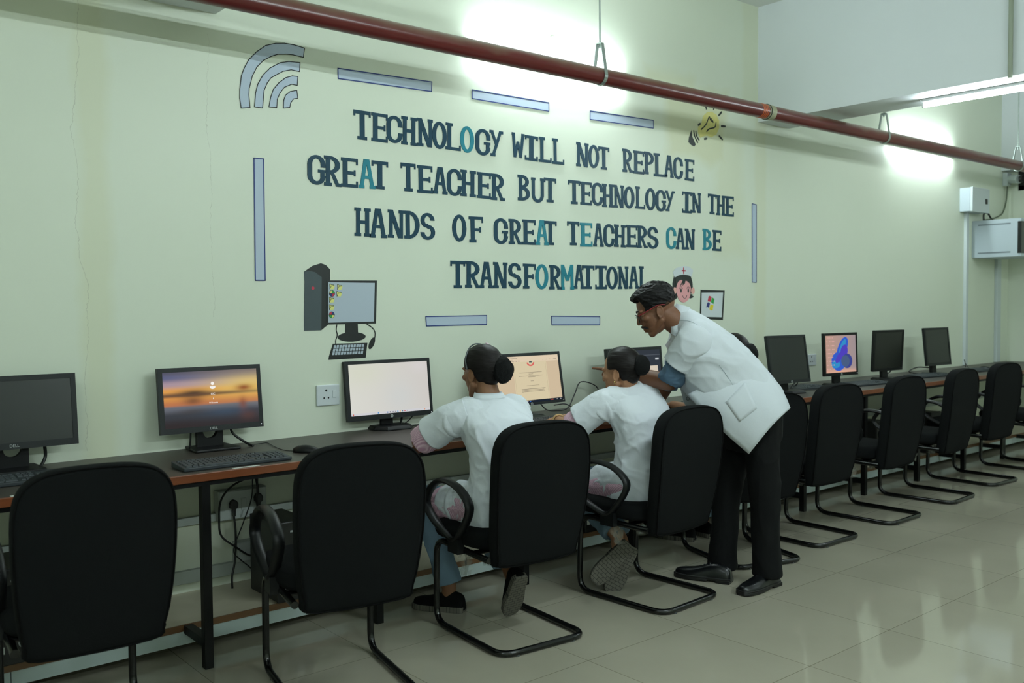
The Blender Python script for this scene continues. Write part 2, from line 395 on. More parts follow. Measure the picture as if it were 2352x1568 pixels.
MB().tube([(0, -.03, 0), (-.05, -.10, -.01), (-.09, -.16, -.02)], .042, 16).build('camera_body', PVC, cc, smooth=True)
MB().cyl((-.09, -.195, -.02), .034, .03, 'y', 16).build('lens', BLK, cc, smooth=True)
tag(MB().tube(smooth_path([(6.93, -.03, 2.56), (6.9, -.03, 2.4), (6.78, -.04, 2.27), (6.5, -.06, 2.2), (6.38, -.1, 2.19), (6.3, -.08, 2.18)]), .008, 8).build('cable', mat('grey green cable', S(90, 100, 80), .5), smooth=True), 'drooping cable from the security camera to the network cabinet', 'cable')
tag(MB().tube(smooth_path([(6.32, -.06, 2.178), (6.3, -.07, 2.24), (6.36, -.08, 2.25), (6.42, -.1, 2.185), (6.5, -.12, 2.182)]), .009, 8).build('cable', BLK, smooth=True), 'black plugs and cable loop lying on the network cabinet', 'cable')
def socket(x0, x1, z0, z1, label):
    t = thing('wall_socket', label, 'socket', ((x0 + x1) / 2, 0, (z0 + z1) / 2), 0, 'power sockets above the table')
    w_, h = (x1 - x0) / 2, (z1 - z0) / 2
    MB().box(-w_, w_, -.012, 0, -h, h).build('face_plate', mat('white switch plate', S(205, 212, 215), .3), t, bevel=.005, bseg=3)
    hl = MB()
    for dx, dz, rr in ((-.012, .024, .0055), (-.024, -.013, .0045), (0, -.013, .0045)): hl.cyl((dx, -.0128, dz), rr, .001, 'y', 12)
    hl.build('pin_holes', mat('socket hole', S(12, 12, 12), .7), t)
    MB().box(.022, .042, -.016, -.012, -.014, .022).build('rocker_switch', mat('white switch plate', S(205, 212, 215), .3), t, bevel=.002)
socket(-.942, -.816, .905, 1.008, 'white power socket with round pin holes between the two nearest lit monitors')
socket(3.34, 3.46, .895, .985, 'white power socket half hidden behind a dark monitor')
for x, z, lb in ((.653, 2.945, 'round plastered hole patch beside the pipe hanger'), (5.11, 2.9, 'round plastered hole patch near the far wall tube light')):
    t = tag(MB().tube([(x + math.cos(a) * .03, -.001, z + math.sin(a) * .033) for a in [i * PI / 10 for i in range(20)]], .0025, 6, True).build('hole_patch', WALL, smooth=True), lb, 'patch', 'patches on the wall')

# ------------------------------------------------------------------ long computer table
def wood_material(name, c0, c1, sc=(1.5, 18, 18), rough=.35):
    m, nt, b = _nt(name); L = nt.links.new; N = nt.nodes.new
    tc = N('ShaderNodeTexCoord'); mp = N('ShaderNodeMapping'); mp.inputs['Scale'].default_value = sc; L(tc.outputs['Object'], mp.inputs[0])
    nz = N('ShaderNodeTexNoise'); nz.inputs['Scale'].default_value = 2; nz.inputs['Detail'].default_value = 7; nz.inputs['Distortion'].default_value = 1.2; L(mp.outputs[0], nz.inputs[0])
    mx = N('ShaderNodeMix'); mx.data_type = 'RGBA'; mx.inputs['A'].default_value = (*c0, 1); mx.inputs['B'].default_value = (*c1, 1); L(nz.outputs['Fac'], mx.inputs['Factor']); L(mx.outputs['Result'], b.inputs['Base Color'])
    b.inputs['Roughness'].default_value = rough
    return m
TOPM = wood_material('dark walnut laminate', (.035, .029, .024), (.055, .046, .038), rough=.42)
EDGE = wood_material('orange polished wood edge', (.095, .026, .009), (.24, .070, .024), rough=.3)
LEGM = mat('black square tube', S(8, 9, 9), .45, spec=.25)
tb = thing('computer_table', 'long wall-hugging computer table with dark top and orange wood edge', 'table', (0, 0, 0))
TX0, TX1, TZ, TY = -4.2, 7.04, .765, -.662
MB().box(TX0, TX1, TY + .006, -.002, TZ - .022, TZ).build('worktop', TOPM, tb)
MB().box(TX0, TX1, TY, TY + .012, TZ - .031, TZ + .0008).build('edge_band', EDGE, tb, bevel=.002)
MB().box(TX0, TX1, TY + .015, TY + .045, TZ - .05, TZ - .022).build('front_rail', LEGM, tb)
LEGX = (-3.3, -2.53, -1.755, -.985, -.135, .66, 1.49, 2.325, 3.105, 3.89, 4.68, 5.45, 6.25)
for x in LEGX:
    MB().box(x - .0175, x + .0175, -.637, -.602, 0, TZ - .022).build('leg', LEGM, tb, bevel=.002)
    MB().box(x - .015, x + .015, -.605, -.02, TZ - .055, TZ - .022).build('crossbar', LEGM, tb)
    MB().box(x - .0175, x + .0175, -.605, -.42, .085, .118).build('shelf_bracket', LEGM, tb)
sh = thing('foot_shelf', 'low beige shelf under the table with brown edge and white kickboard', 'shelf', (0, 0, 0))
MB().box(TX0, TX1, -.418, -.001, .098, .12).build('shelf_board', wood_material('pale birch laminate', (.50, .46, .34), (.58, .54, .41), (1, 6, 6), .4), sh)
MB().box(TX0, TX1, -.424, -.417, .094, .1205).build('edge_strip', wood_material('brown wood edge', (.10, .048, .018), (.17, .085, .036), rough=.4), sh)
FB = MB()
xs = [TX0] + [-2.40 + i * 1.22 for i in range(8)] + [TX1]
for a, b2 in zip(xs[:-1], xs[1:]): FB.box(a + .0015, b2 - .0015, -.421, -.405, .040, .094)
FB.build('kickboard', mat('white board', S(176, 190, 188), .4), sh)
for z0, z1, lb in ((.424, .458, 'upper white cable trunking along the wall under the table'), (.165, .222, 'lower wide white cable trunking just above the foot shelf')):
    tag(MB().box(TX0, 7.0, -.028, 0, z0, z1).build('cable_trunking', mat('dusty white pvc', S(170, 178, 172), .45), bevel=.003), lb, 'trunking', 'trunking under the table')
def plug(parent, x, z):
    p = MB(); pts = [(x - .02, z + .012), (x - .012, z + .026), (x, z + .032), (x + .012, z + .026), (x + .02, z + .012), (x + .018, z - .006), (x + .008, z - .014), (x + .006, z - .045), (x - .006, z - .045), (x - .008, z - .014), (x - .018, z - .006)]
    p.prism(pts, -.085, -.062); return p.build('plug', BLK, parent, bevel=.004)
def switch_box(x0, x1, z0, z1, label, plugs, d=.055):
    t = thing('switch_box', label, 'switch box', (0, 0, 0), 0, 'switch boxes under the table')
    MB().box(x0, x1, -d, 0, z0, z1).build('back_box', mat('dusty white pvc', S(170, 178, 172), .45), t, bevel=.004)
    MB().box(x0 + .004, x1 - .004, -d - .008, -d, z0 + .004, z1 - .004).build('face_plate', mat('dusty switch plate', S(186, 194, 190), .35), t, bevel=.003)
    MB().box((x0 + x1) / 2 - .012, (x0 + x1) / 2 + .012, -d - .012, -d - .008, z0 + .04, z1 - .04).build('rocker_switch', mat('dusty switch plate', S(186, 194, 190), .35), t, bevel=.002)
    return t
switch_box(-1.468, -1.236, .425, .562, 'white double socket box with two black plugs under the lake-wallpaper monitor', 2)
switch_box(-1.385, -1.29, .222, .315, 'small white network box below the double socket box', 0, .05)
switch_box(3.72, 3.95, .46, .6, 'white socket box with black plugs below the third monitor from the far end', 2)
for x, z, lb in ((-1.405, .49, 'black three-pin plug on the near side of the double socket box'), (-1.285, .505, 'black three-pin plug on the far side of the double socket box'), (3.77, .52, 'black plug in the near half of the far socket box'), (3.87, .53, 'black plug in the far half of the far socket box')):
    tag(plug(None, x, z), lb, 'plug', 'black plugs')
CAB = mat('black cable', S(16, 18, 18), .45)
def cable(pts, r, label, name='cable', group='cables', m=None):
    return tag(MB().tube(smooth_path(pts, 6), r, 8).build(name, m or CAB, smooth='all'), label, 'cable', group)
cable([(-1.405, -.075, .45), (-1.40, -.08, .36), (-1.41, -.09, .25), (-1.43, -.1, .18), (-1.43, -.1, .125)], .005, 'thick black cable hanging from the near plug to the foot shelf')
cable([(-1.285, -.075, .47), (-1.29, -.08, .56), (-1.32, -.12, .66), (-1.32, -.15, .74)], .006, 'black cable rising from the far plug to the table')
cable([(-1.34, -.12, .74), (-1.33, -.11, .55), (-1.37, -.1, .42), (-1.42, -.1, .3), (-1.39, -.1, .25), (-1.34, -.1, .2), (-1.31, -.12, .14)], .0028, 'thin black cable hanging in front of the double socket box')
cable([(-1.31, -.14, .74), (-1.30, -.1, .6), (-1.295, -.08, .45), (-1.30, -.08, .28), (-1.29, -.1, .19), (-1.24, -.12, .17)], .004, 'black cable dropping past the small network box')
cable([(-1.30, -.16, .74), (-1.29, -.14, .66), (-1.33, -.12, .63), (-1.42, -.1, .59), (-1.475, -.1, .53), (-1.485, -.1, .44), (-1.475, -.1, .37), (-1.41, -.1, .31), (-1.335, -.085, .255), (-1.30, -.08, .275)], .0045, 'black cable swinging behind the nearest visible table leg')
cable([(3.77, -.07, .48), (3.76, -.08, .4), (3.8, -.1, .3)], .004, 'cable below the near plug of the far socket box')
cable([(3.87, -.07, .56), (3.92, -.08, .65), (3.95, -.12, .74)], .004, 'cable rising from the far socket box')
# ------------------------------------------------------------------ wall mural
DT = mat('dark teal glossy card', S(27, 62, 80), .42, spec=.22, var=.25, vscale=14)
LT = mat('bright teal glossy card', S(32, 124, 140), .35, spec=.3, var=.3, vscale=18)
LETTERS = [
(1,'TECHNOLOGY',[(0,-0.708,-0.609,2.232,2.377),(0,-0.605,-0.508,2.232,2.376),(0,-0.515,-0.418,2.235,2.375),(0,-0.424,-0.327,2.234,2.38),(0,-0.326,-0.224,2.236,2.383),(0,-0.229,-0.133,2.233,2.379),(0,-0.14,-0.038,2.236,2.38),(1,-0.043,0.053,2.231,2.376),(0,0.063,0.168,2.227,2.373),(0,0.164,0.262,2.23,2.375)]),
(1,'WILL',[(0,0.326,0.422,2.239,2.379),(0,0.424,0.527,2.231,2.375),(0,0.533,0.634,2.231,2.377),(0,0.64,0.736,2.229,2.38)]),
(1,'NOT',[(0,0.837,0.941,2.232,2.378),(0,0.94,1.033,2.232,2.375),(0,1.028,1.124,2.231,2.371)]),
(1,'REPLACE',[(0,1.244,1.34,2.233,2.38),(0,1.345,1.447,2.231,2.378),(0,1.449,1.547,2.236,2.381),(0,1.542,1.668,2.23,2.381),(0,1.646,1.742,2.233,2.378),(0,1.74,1.837,2.228,2.376),(0,1.858,1.956,2.227,2.371)]),
(2,'GREAT',[(0,-0.968,-0.87,1.987,2.131),(0,-0.878,-0.782,1.986,2.133),(0,-0.783,-0.688,1.988,2.133),(1,-0.684,-0.588,1.989,2.136),(0,-0.607,-0.509,1.992,2.134)]),
(2,'TEACHER',[(0,-0.431,-0.338,1.993,2.139),(0,-0.329,-0.23,1.991,2.136),(0,-0.227,-0.132,1.993,2.137),(0,-0.135,-0.035,1.989,2.136),(0,-0.043,0.063,1.992,2.136),(0,0.07,0.169,1.989,2.133),(0,0.169,0.273,1.985,2.133)]),
(2,'BUT',[(0,0.369,0.463,1.996,2.143),(0,0.474,0.572,1.991,2.135),(0,0.572,0.67,1.999,2.142)]),
(2,'TECHNOLOGY',[(0,0.769,0.868,2.001,2.144),(0,0.871,0.967,2.002,2.142),(0,0.969,1.068,2.004,2.146),(0,1.06,1.162,1.999,2.144),(0,1.162,1.257,2.001,2.145),(0,1.255,1.355,2.002,2.144),(0,1.361,1.456,2.007,2.15),(0,1.458,1.561,2.003,2.149),(0,1.561,1.662,2.002,2.144),(0,1.655,1.754,2.008,2.144)]),
(2,'IN',[(0,1.827,1.93,2.006,2.15),(0,1.93,2.03,2.013,2.15)]),
(2,'THE',[(0,2.106,2.2,2.015,2.154),(0,2.2,2.303,2.011,2.151),(0,2.303,2.398,2.009,2.151)]),
(3,'HANDS',[(0,-0.711,-0.617,1.747,1.889),(0,-0.624,-0.521,1.743,1.891),(0,-0.515,-0.416,1.746,1.891),(0,-0.414,-0.317,1.746,1.891),(0,-0.312,-0.218,1.744,1.887)]),
(3,'OF',[(0,-0.103,-0.006,1.742,1.89),(0,0.012,0.112,1.742,1.885)]),
(3,'GREAT',[(0,0.188,0.292,1.739,1.886),(0,0.298,0.399,1.742,1.886),(0,0.401,0.503,1.743,1.888),(1,0.503,0.606,1.744,1.891),(0,0.57,0.671,1.747,1.889)]),
(3,'TEACHERS',[(0,0.759,0.859,1.752,1.896),(1,0.866,0.971,1.748,1.893),(0,0.98,1.071,1.751,1.896),(0,1.071,1.169,1.751,1.895),(0,1.165,1.271,1.754,1.895),(0,1.277,1.38,1.757,1.898),(0,1.378,1.48,1.756,1.9),(0,1.477,1.586,1.754,1.898)]),
(3,'CAN',[(1,1.665,1.767,1.757,1.904),(0,1.764,1.86,1.759,1.901),(0,1.858,1.963,1.76,1.901)]),
(3,'BE',[(1,2.047,2.149,1.761,1.909),(0,2.156,2.255,1.76,1.905)]),
(4,'TRANSFORMATIONAL',[(0,-0.118,-0.018,1.488,1.637),(0,-0.018,0.092,1.49,1.637),(0,0.082,0.181,1.489,1.636),(0,0.181,0.285,1.489,1.636),(0,0.291,0.391,1.487,1.635),(0,0.403,0.501,1.487,1.632),(1,0.498,0.601,1.484,1.632),(0,0.608,0.708,1.484,1.629),(1,0.703,0.811,1.483,1.633),(0,0.811,0.902,1.488,1.635),(0,0.882,0.988,1.488,1.632),(0,0.994,1.099,1.487,1.633),(0,1.094,1.198,1.486,1.631),(0,1.198,1.296,1.489,1.633),(0,1.299,1.394,1.491,1.635),(0,1.394,1.492,1.488,1.637)]),
]
def glyph(ch):
    """list of polygons in a unit box"""
    w = .24; h = .11; R = lambda x0, y0, x1, y1: [(x0, y0), (x1, y0), (x1, y1), (x0, y1)]
    def slab(xc, y, hw=.2): return R(xc - hw, y, xc + hw, y + h)
    def bar(x0, y0, x1, y1, t): return [(x0 - t / 2, y0), (x0 + t / 2, y0), (x1 + t / 2, y1), (x1 - t / 2, y1)]
    def arc(cx, cy, rx, ry, a0, a1, tx, ty, n=14):
        o = []; i = []
        for k in range(n + 1):
            a = math.radians(a0 + (a1 - a0) * k / n); c, s_ = math.cos(a), math.sin(a)
            o.append((cx + rx * c, cy + ry * s_)); i.append((cx + (rx - tx) * c, cy + (ry - ty) * s_))
        return [[o[k], o[k + 1], i[k + 1], i[k]] for k in range(n)]
    if ch == 'T': return [R(.36, 0, .64, 1), slab(.5, 0, .28), R(0, .88, 1, 1), R(0, .8, .1, .9), R(.9, .8, 1, .9)]
    if ch == 'I': return [R(.34, 0, .66, 1), R(.02, 0, .98, h), R(.02, 1 - h, .98, 1), R(.02, .05, .12, .19), R(.88, .05, .98, .19), R(.02, .82, .12, .95), R(.88, .82, .98, .95)]
    if ch == 'E': return [R(.1, 0, .38, 1), R(0, 0, 1, h), R(0, .89, 1, 1), R(.3, .44, .82, .55), R(.9, .04, 1, .22), R(.9, .78, 1, .95), R(.76, .39, .86, .6)]
    if ch == 'F': return [R(.12, 0, .4, 1), slab(.26, 0, .24), R(0, .89, 1, 1), R(.3, .44, .8, .55), R(.9, .76, 1, .95), R(.74, .39, .84, .6)]
    if ch == 'L': return [R(.12, 0, .36, 1), slab(.24, 1 - h, .23), R(0, 0, 1, h), R(.9, .04, 1, .2)]
    if ch == 'H': return [R(.1, 0, .34, 1), R(.66, 0, .9, 1), slab(.2, 0, .2), slab(.8, 0, .2), slab(.2, 1 - h, .2), slab(.8, 1 - h, .2), R(.3, .44, .7, .56)]
    if ch == 'N': return [bar(.2, 0, .2, 1, .2), bar(.84, 0, .84, 1, .2), bar(.78, 0, .18, 1, .26), slab(.2, 0, .19), slab(.84, 1 - h, .16), slab(.12, 1 - h, .12)]
    if ch == 'M': return [bar(.14, 0, .14, 1, .22), bar(.86, 0, .86, 1, .22), bar(.5, .35, .14, 1, .22), bar(.5, .35, .86, 1, .22), slab(.14, 0, .14), slab(.86, 0, .14)]
    if ch == 'W': return [bar(.26, 0, .12, 1, .2), bar(.26, 0, .48, .66, .18), bar(.7, 0, .48, .66, .18), bar(.7, 0, .88, 1, .2), slab(.12, 1 - h, .12), slab(.88, 1 - h, .12)]
    if ch == 'A': return [bar(.16, 0, .44, 1, .22), bar(.84, 0, .56, 1, .22), R(.3, .33, .7, .44), slab(.17, 0, .17), slab(.83, 0, .17)]
    if ch == 'Y': return [bar(.24, 0, .82, 1, .2), bar(.5, .46, .14, 1, .2), slab(.24, 0, .18), slab(.14, 1 - h, .14), slab(.86, 1 - h, .14)]
    if ch == 'O': return arc(.5, .5, .5, .5, 0, 360, .27, .13, 24)
    if ch == 'U': return [R(.02, .3, .26, 1), R(.74, .3, .98, 1), slab(.14, 1 - h, .16), slab(.86, 1 - h, .16)] + arc(.5, .32, .48, .32, 180, 360, .24, .13)
    if ch == 'C': return arc(.5, .68, .5, .32, 0, 180, .26, .12) + arc(.5, .32, .5, .32, 180, 360, .26, .12) + [R(0, .31, .26, .69), R(.74, .60, 1, .69), R(.74, .31, 1, .38)]
    if ch == 'G': return arc(.5, .68, .5, .32, 0, 180, .26, .12) + arc(.5, .32, .5, .32, 180, 360, .26, .12) + [R(0, .31, .26, .69), R(.74, .60, 1, .69), R(.72, .25, .94, .48), R(.58, .42, 1, .52)]
    if ch == 'D': return [R(.1, 0, .36, 1), slab(.2, 0, .2), slab(.2, 1 - h, .2)] + arc(.3, .5, .7, .5, -90, 90, .28, .12, 18)
    if ch == 'R': return [R(.1, 0, .36, 1), slab(.22, 0, .22), slab(.2, 1 - h, .2), bar(.82, 0, .42, .5, .22), slab(.84, 0, .16)] + arc(.34, .71, .58, .29, -90, 90, .28, .11) + [R(.2, .89, .4, 1), R(.2, .42, .4, .53)]
    if ch == 'P': return [R(.1, 0, .36, 1), slab(.22, 0, .22), slab(.2, 1 - h, .2)] + arc(.34, .71, .62, .29, -90, 90, .28, .11) + [R(.2, .89, .4, 1), R(.2, .42, .4, .53)]
    if ch == 'B': return [R(.1, 0, .36, 1), slab(.2, 0, .2), slab(.2, 1 - h, .2), R(.2, .45, .5, .56)] + arc(.34, .745, .56, .255, -90, 90, .27, .11) + arc(.34, .275, .64, .275, -90, 90, .28, .12)
    if ch == 'S': return arc(.5, .72, .48, .28, 0, 250, .27, .12) + arc(.5, .28, .5, .28, -180, 80, .27, .12) + [[(.30, .50), (.56, .40), (.72, .50), (.46, .60)]]
ORD = ['first', 'second', 'third', 'fourth', 'fifth', 'sixth', 'seventh', 'eighth', 'ninth', 'tenth', 'eleventh', 'twelfth', 'thirteenth', 'fourteenth', 'fifteenth', 'sixteenth']
for line, word, ls in LETTERS:
    for i, (ch, (teal, x0, x1, z0, z1)) in enumerate(zip(word, ls)):
        g = MB(); cx, cz = (x0 + x1) / 2, (z0 + z1) / 2; rot = random.uniform(-.018, .018); cr, sr = math.cos(rot), math.sin(rot)
        for kk, p in enumerate(glyph(ch)):
            q = []
            for x, z in p:
                dx, dz = (x - .5) * (x1 - x0), (z - .5) * (z1 - z0)
                q.append((dx * cr - dz * sr, dx * sr + dz * cr))
            g.prism(q, -.004 - kk * .00003, -.0005)
        o = g.build('letter', LT if teal else DT, loc=(cx, 0, cz))
        tag(o, '%s teal cut-out letter %s, %s letter of %s in the wall quotation\'s %s line' % ('bright' if teal else 'dark', ch, ORD[i], word, ORD[line - 1] if line < 4 else 'bottom'), 'letter', 'cut-out letters of the wall quotation')
PALE = mat('pale blue paper', S(178, 192, 208), .55); INK = mat('blue marker line', S(30, 52, 120), .5); INKB = mat('black marker line', S(20, 24, 26), .5)
def strip_border(poly, w, y=-.0025):
    """flat closed line of width w along a polygon"""
    g = MB(); n = len(poly)
    for i in range(n):
        a, b2 = Vector((poly[i][0], 0, poly[i][1])), Vector((poly[(i + 1) % n][0], 0, poly[(i + 1) % n][1]))
        d = (b2 - a).normalized(); nn = Vector((-d.z, 0, d.x)) * w / 2; a = a - d * w * .4; b2 = b2 + d * w * .4
        g.prism([((a + nn).x, (a + nn).z), ((a - nn).x, (a - nn).z), ((b2 - nn).x, (b2 - nn).z), ((b2 + nn).x, (b2 + nn).z)], y, y + .0006)
    return g
for lb, pl in (('long pale blue paper bar nearest the signal arcs above the quotation', [(-.792, 2.568), (-.226, 2.583), (-.229, 2.533), (-.791, 2.518)]),
               ('middle one of three pale blue paper bars above the quotation', [(.044, 2.58), (.615, 2.584), (.615, 2.534), (.044, 2.532)]),
               ('pale blue paper bar above the quotation nearest the light bulb drawing', [(.958, 2.579), (1.539, 2.591), (1.539, 2.54), (.958, 2.528)]),
               ('upright pale blue paper bar below the signal arcs', [(-1.241, 2.085), (-1.194, 2.086), (-1.197, 1.519), (-1.246, 1.519)]),
               ('upright pale blue paper bar at the far end of the quotation', [(2.618, 2.117), (2.671, 2.112), (2.673, 1.543), (2.622, 1.545)]),
               ('pale blue paper bar under the quotation beside the computer drawing', [(-.284, 1.335), (.132, 1.335), (.131, 1.285), (-.28, 1.285)]),
               ('pale blue paper bar under the quotation nearest the leaning man', [(.626, 1.324), (1.034, 1.315), (1.033, 1.264), (.628, 1.272)])):
    t = thing('paper_bar', lb, 'paper strip', (0, 0, 0), 0, 'pale blue bars framing the quotation')
    MB().prism(pl, -.0018, -.0004).build('paper', PALE, t)
    strip_border(pl, .0055).build('outline', INK, t)
wf_ = thing('signal_symbol', 'four pale blue wireless signal arcs outlined in black', 'wall decoration')
for pl in ([(-1.299, 2.308), (-1.305, 2.352), (-1.304, 2.392), (-1.295, 2.457), (-1.279, 2.497), (-1.257, 2.536), (-1.218, 2.578), (-1.173, 2.614), (-1.122, 2.633), (-1.077, 2.641), (-1.025, 2.642), (-.972, 2.636), (-.979, 2.591), (-1.031, 2.594), (-1.066, 2.592), (-1.112, 2.584), (-1.146, 2.568), (-1.185, 2.544), (-1.219, 2.507), (-1.242, 2.462), (-1.258, 2.404), (-1.26, 2.373), (-1.256, 2.316)],
           [(-1.234, 2.322), (-1.227, 2.388), (-1.215, 2.43), (-1.189, 2.475), (-1.152, 2.514), (-1.101, 2.546), (-1.055, 2.559), (-.997, 2.563), (-1.001, 2.52), (-1.044, 2.522), (-1.085, 2.509), (-1.119, 2.488), (-1.148, 2.469), (-1.168, 2.442), (-1.185, 2.404), (-1.194, 2.322)],
           [(-1.162, 2.331), (-1.152, 2.378), (-1.138, 2.416), (-1.109, 2.451), (-1.074, 2.48), (-1.039, 2.494), (-1.01, 2.495), (-1.014, 2.453), (-1.043, 2.454), (-1.081, 2.434), (-1.104, 2.405), (-1.119, 2.372), (-1.122, 2.333)],
           [(-1.088, 2.335), (-1.086, 2.371), (-1.076, 2.398), (-1.052, 2.418), (-1.017, 2.429), (-1.012, 2.392), (-1.035, 2.385), (-1.05, 2.365), (-1.055, 2.342)]):
    ar = MB().prism(pl, -.0018, -.0004).build('arc', PALE, wf_)
    strip_border(pl, .004).build('outline', INKB, ar)
# drawing of a desktop computer
BP_ = mat('black paint', S(18, 24, 24), .45, var=.2, vscale=30); GP = mat('slate paint', S(62, 74, 78), .5, var=.12, vscale=20)
SCRP = mat('pale grey paper', S(176, 188, 200), .5); YEL = mat('yellow paint', S(222, 222, 130), .5); REDP = mat('red paint', S(190, 45, 70), .5)
GRN = mat('green paint', S(40, 150, 60), .5); BLU = mat('dark blue paint', S(30, 40, 110), .5); PINK = mat('pink paint', S(225, 160, 162), .5); PINK2 = mat('ear pink paint', S(228, 172, 160), .5)
cpd = thing('computer_drawing', 'cut-out drawing of a desktop computer with keyboard and mouse on the wall', 'wall decoration')
tw = MB().prism([(-.995, 1.563), (-.949, 1.592), (-.903, 1.606), (-.876, 1.598), (-.852, 1.576), (-.853, 1.52), (-.866, 1.50), (-.870, 1.303), (-.907, 1.277), (-.95, 1.3)], -.0014, -.0004).build('tower_side', BP_, cpd)
MB().prism([(-.995, 1.563), (-.967, 1.568), (-.936, 1.562), (-.9, 1.538), (-.907, 1.277), (-1.0, 1.277), (-.993, 1.515)], -.0026, -.0014).build('tower_front', GP, cpd)
MB().cyl((-.949, -.0032, 1.484), .008, .0008, 'y', 14).build('power_button', REDP, cpd)
MB().prism([(-.873, 1.522), (-.585, 1.524), (-.594, 1.305), (-.877, 1.305)], -.003, -.0018).build('screen_frame', BP_, cpd)
ds = MB().prism([(-.866, 1.513), (-.599, 1.512), (-.608, 1.315), (-.869, 1.314)], -.0042, -.003).build('screen_paper', SCRP, cpd)
for x, z in ((-.844, 1.492), (-.801, 1.490), (-.805, 1.456), (-.847, 1.426), (-.848, 1.390)):
    MB().prism([(x - .015, z + .013), (x - .009, z + .013), (x - .006, z + .009), (x + .009, z + .009), (x + .009, z + .004), (x + .016, z + .006), (x + .008, z - .013), (x - .014, z - .013)], -.005, -.0042).build('folder_icon', YEL, ds)
    strip_border([(x - .015, z + .013), (x - .009, z + .013), (x - .006, z + .009), (x + .009, z + .009), (x + .009, z + .005), (x - .006, z + .003), (x - .014, z - .013)], .002, -.0056).build('icon_line', INKB, ds)
for x, z, cs in ((-.846, 1.458, (GRN, YEL, BLU, REDP)), (-.849, 1.352, (BLU, REDP, GRN, YEL))):
    MB().cyl((x, -.0048, z), .0165, .0006, 'y', 20).build('round_icon', BP_, ds)
    for k in range(4):
        a0 = k * PI / 2
        MB().prism([(x + .0012 * (1 if k in (0, 3) else -1), z + .0012 * (1 if k < 2 else -1))] + [(x + .0145 * math.cos(a0 + .08 + j * (PI / 2 - .16) / 5), z + .0145 * math.sin(a0 + .08 + j * (PI / 2 - .16) / 5)) for j in range(6)], -.0055, -.0048).build('icon_quarter', cs[k], ds)
MB().prism([(-.773, 1.307), (-.701, 1.305), (-.7, 1.25), (-.773, 1.25)], -.002, -.0006).prism([(-.736 + .08 * math.cos(a), 1.24 + .024 * math.sin(a)) for a in [k * PI / 14 for k in range(28)]], -.0022, -.0005).build('screen_stand', BP_, cpd)
kb_ = MB().prism([(-.844, 1.209), (-.646, 1.207), (-.658, 1.132), (-.87, 1.13), (-.867, 1.146)], -.002, -.0006).build('keyboard_board', BP_, cpd)
g = MB()
for r_ in range(3):
    for c_ in range(11):
        u0, u1, v0, v1 = (c_ + .12) / 11, (c_ + .88) / 11, (r_ + .1) / 3, (r_ + .9) / 3
        f = lambda u, v: ((-.853 + .014 * v) + u * (.180 - .004 * v), 1.151 + v * .052)
        g.prism([f(u0, v0), f(u1, v0), f(u1, v1), f(u0, v1)], -.0028, -.002)
g.build('keyboard_keys', SCRP, kb_)
q = MB().prism([(-.62 + .016 * math.cos(a) + .012 * math.sin(a), 1.204 + .03 * math.sin(a)) for a in [k * PI / 10 for k in range(20)]], -.002, -.0006).build('mouse_shape', BP_, cpd)
for pts in ([(-.819, 1.304), (-.824, 1.277), (-.818, 1.252), (-.827, 1.227), (-.828, 1.207)], [(-.649, 1.304), (-.615, 1.282), (-.6, 1.259), (-.602, 1.229)]):
    MB().tube(smooth_path([(x, -.0012, z) for x, z in pts], 5), .003, 6, flat=(1, .4)).build('cord_line', BP_, cpd)
# nurse face cut-out
nf = thing('nurse_cutout', 'cut-out smiling nurse face with white cap and red cross', 'wall decoration')
HK = mat('black hair paint', S(22, 32, 30), .5)
MB().prism([(1.744, 1.577), (1.751, 1.590), (1.79, 1.598), (1.841, 1.60), (1.897, 1.597), (1.92, 1.58), (1.939, 1.538), (1.942, 1.504), (1.93, 1.40 + .06), (1.75, 1.46), (1.732, 1.497), (1.728, 1.527)], -.0014, -.0004).build('back_hair', HK, nf)
for pl in ([(1.741, 1.462), (1.771, 1.462), (1.782, 1.438), (1.766, 1.423), (1.75, 1.416), (1.738, 1.43)], [(1.912, 1.460), (1.946, 1.452), (1.935, 1.447), (1.953, 1.441), (1.939, 1.431), (1.916, 1.426), (1.902, 1.43)]): MB().prism(pl, -.0014, -.0004).build('hair_end', HK, nf)
for x in (1.752, 1.942): MB().prism([(x + .0195 * math.cos(a), 1.48 + .023 * math.sin(a)) for a in [k * PI / 10 for k in range(20)]], -.0022, -.0014).build('ear', PINK2, nf)
fc = MB().prism([(1.817, 1.553), (1.79, 1.546), (1.773, 1.525), (1.766, 1.498), (1.776, 1.45), (1.789, 1.423), (1.812, 1.406), (1.84, 1.399), (1.868, 1.404), (1.897, 1.422), (1.913, 1.45), (1.919, 1.498), (1.906, 1.532), (1.878, 1.546), (1.841, 1.556)], -.003, -.0022).build('face', PINK, nf)
MB().prism([(1.751, 1.566), (1.79, 1.582), (1.841, 1.588), (1.897, 1.58), (1.92, 1.566), (1.918, 1.51), (1.902, 1.532), (1.878, 1.545), (1.862, 1.548), (1.855, 1.528), (1.829, 1.513), (1.836, 1.531), (1.803, 1.508), (1.831, 1.549), (1.817, 1.553), (1.79, 1.544), (1.773, 1.525), (1.766, 1.505)], -.0038, -.003).build('fringe', HK, nf)
cp_ = MB().prism([(1.73, 1.605), (1.758, 1.629), (1.804, 1.642), (1.85, 1.647), (1.897, 1.644), (1.94, 1.623), (1.94, 1.611), (1.923, 1.574), (1.897, 1.584), (1.841, 1.590), (1.79, 1.583), (1.748, 1.568)], -.0042, -.0034).build('nurse_cap', mat('white paper', S(206, 214, 218), .55), nf)
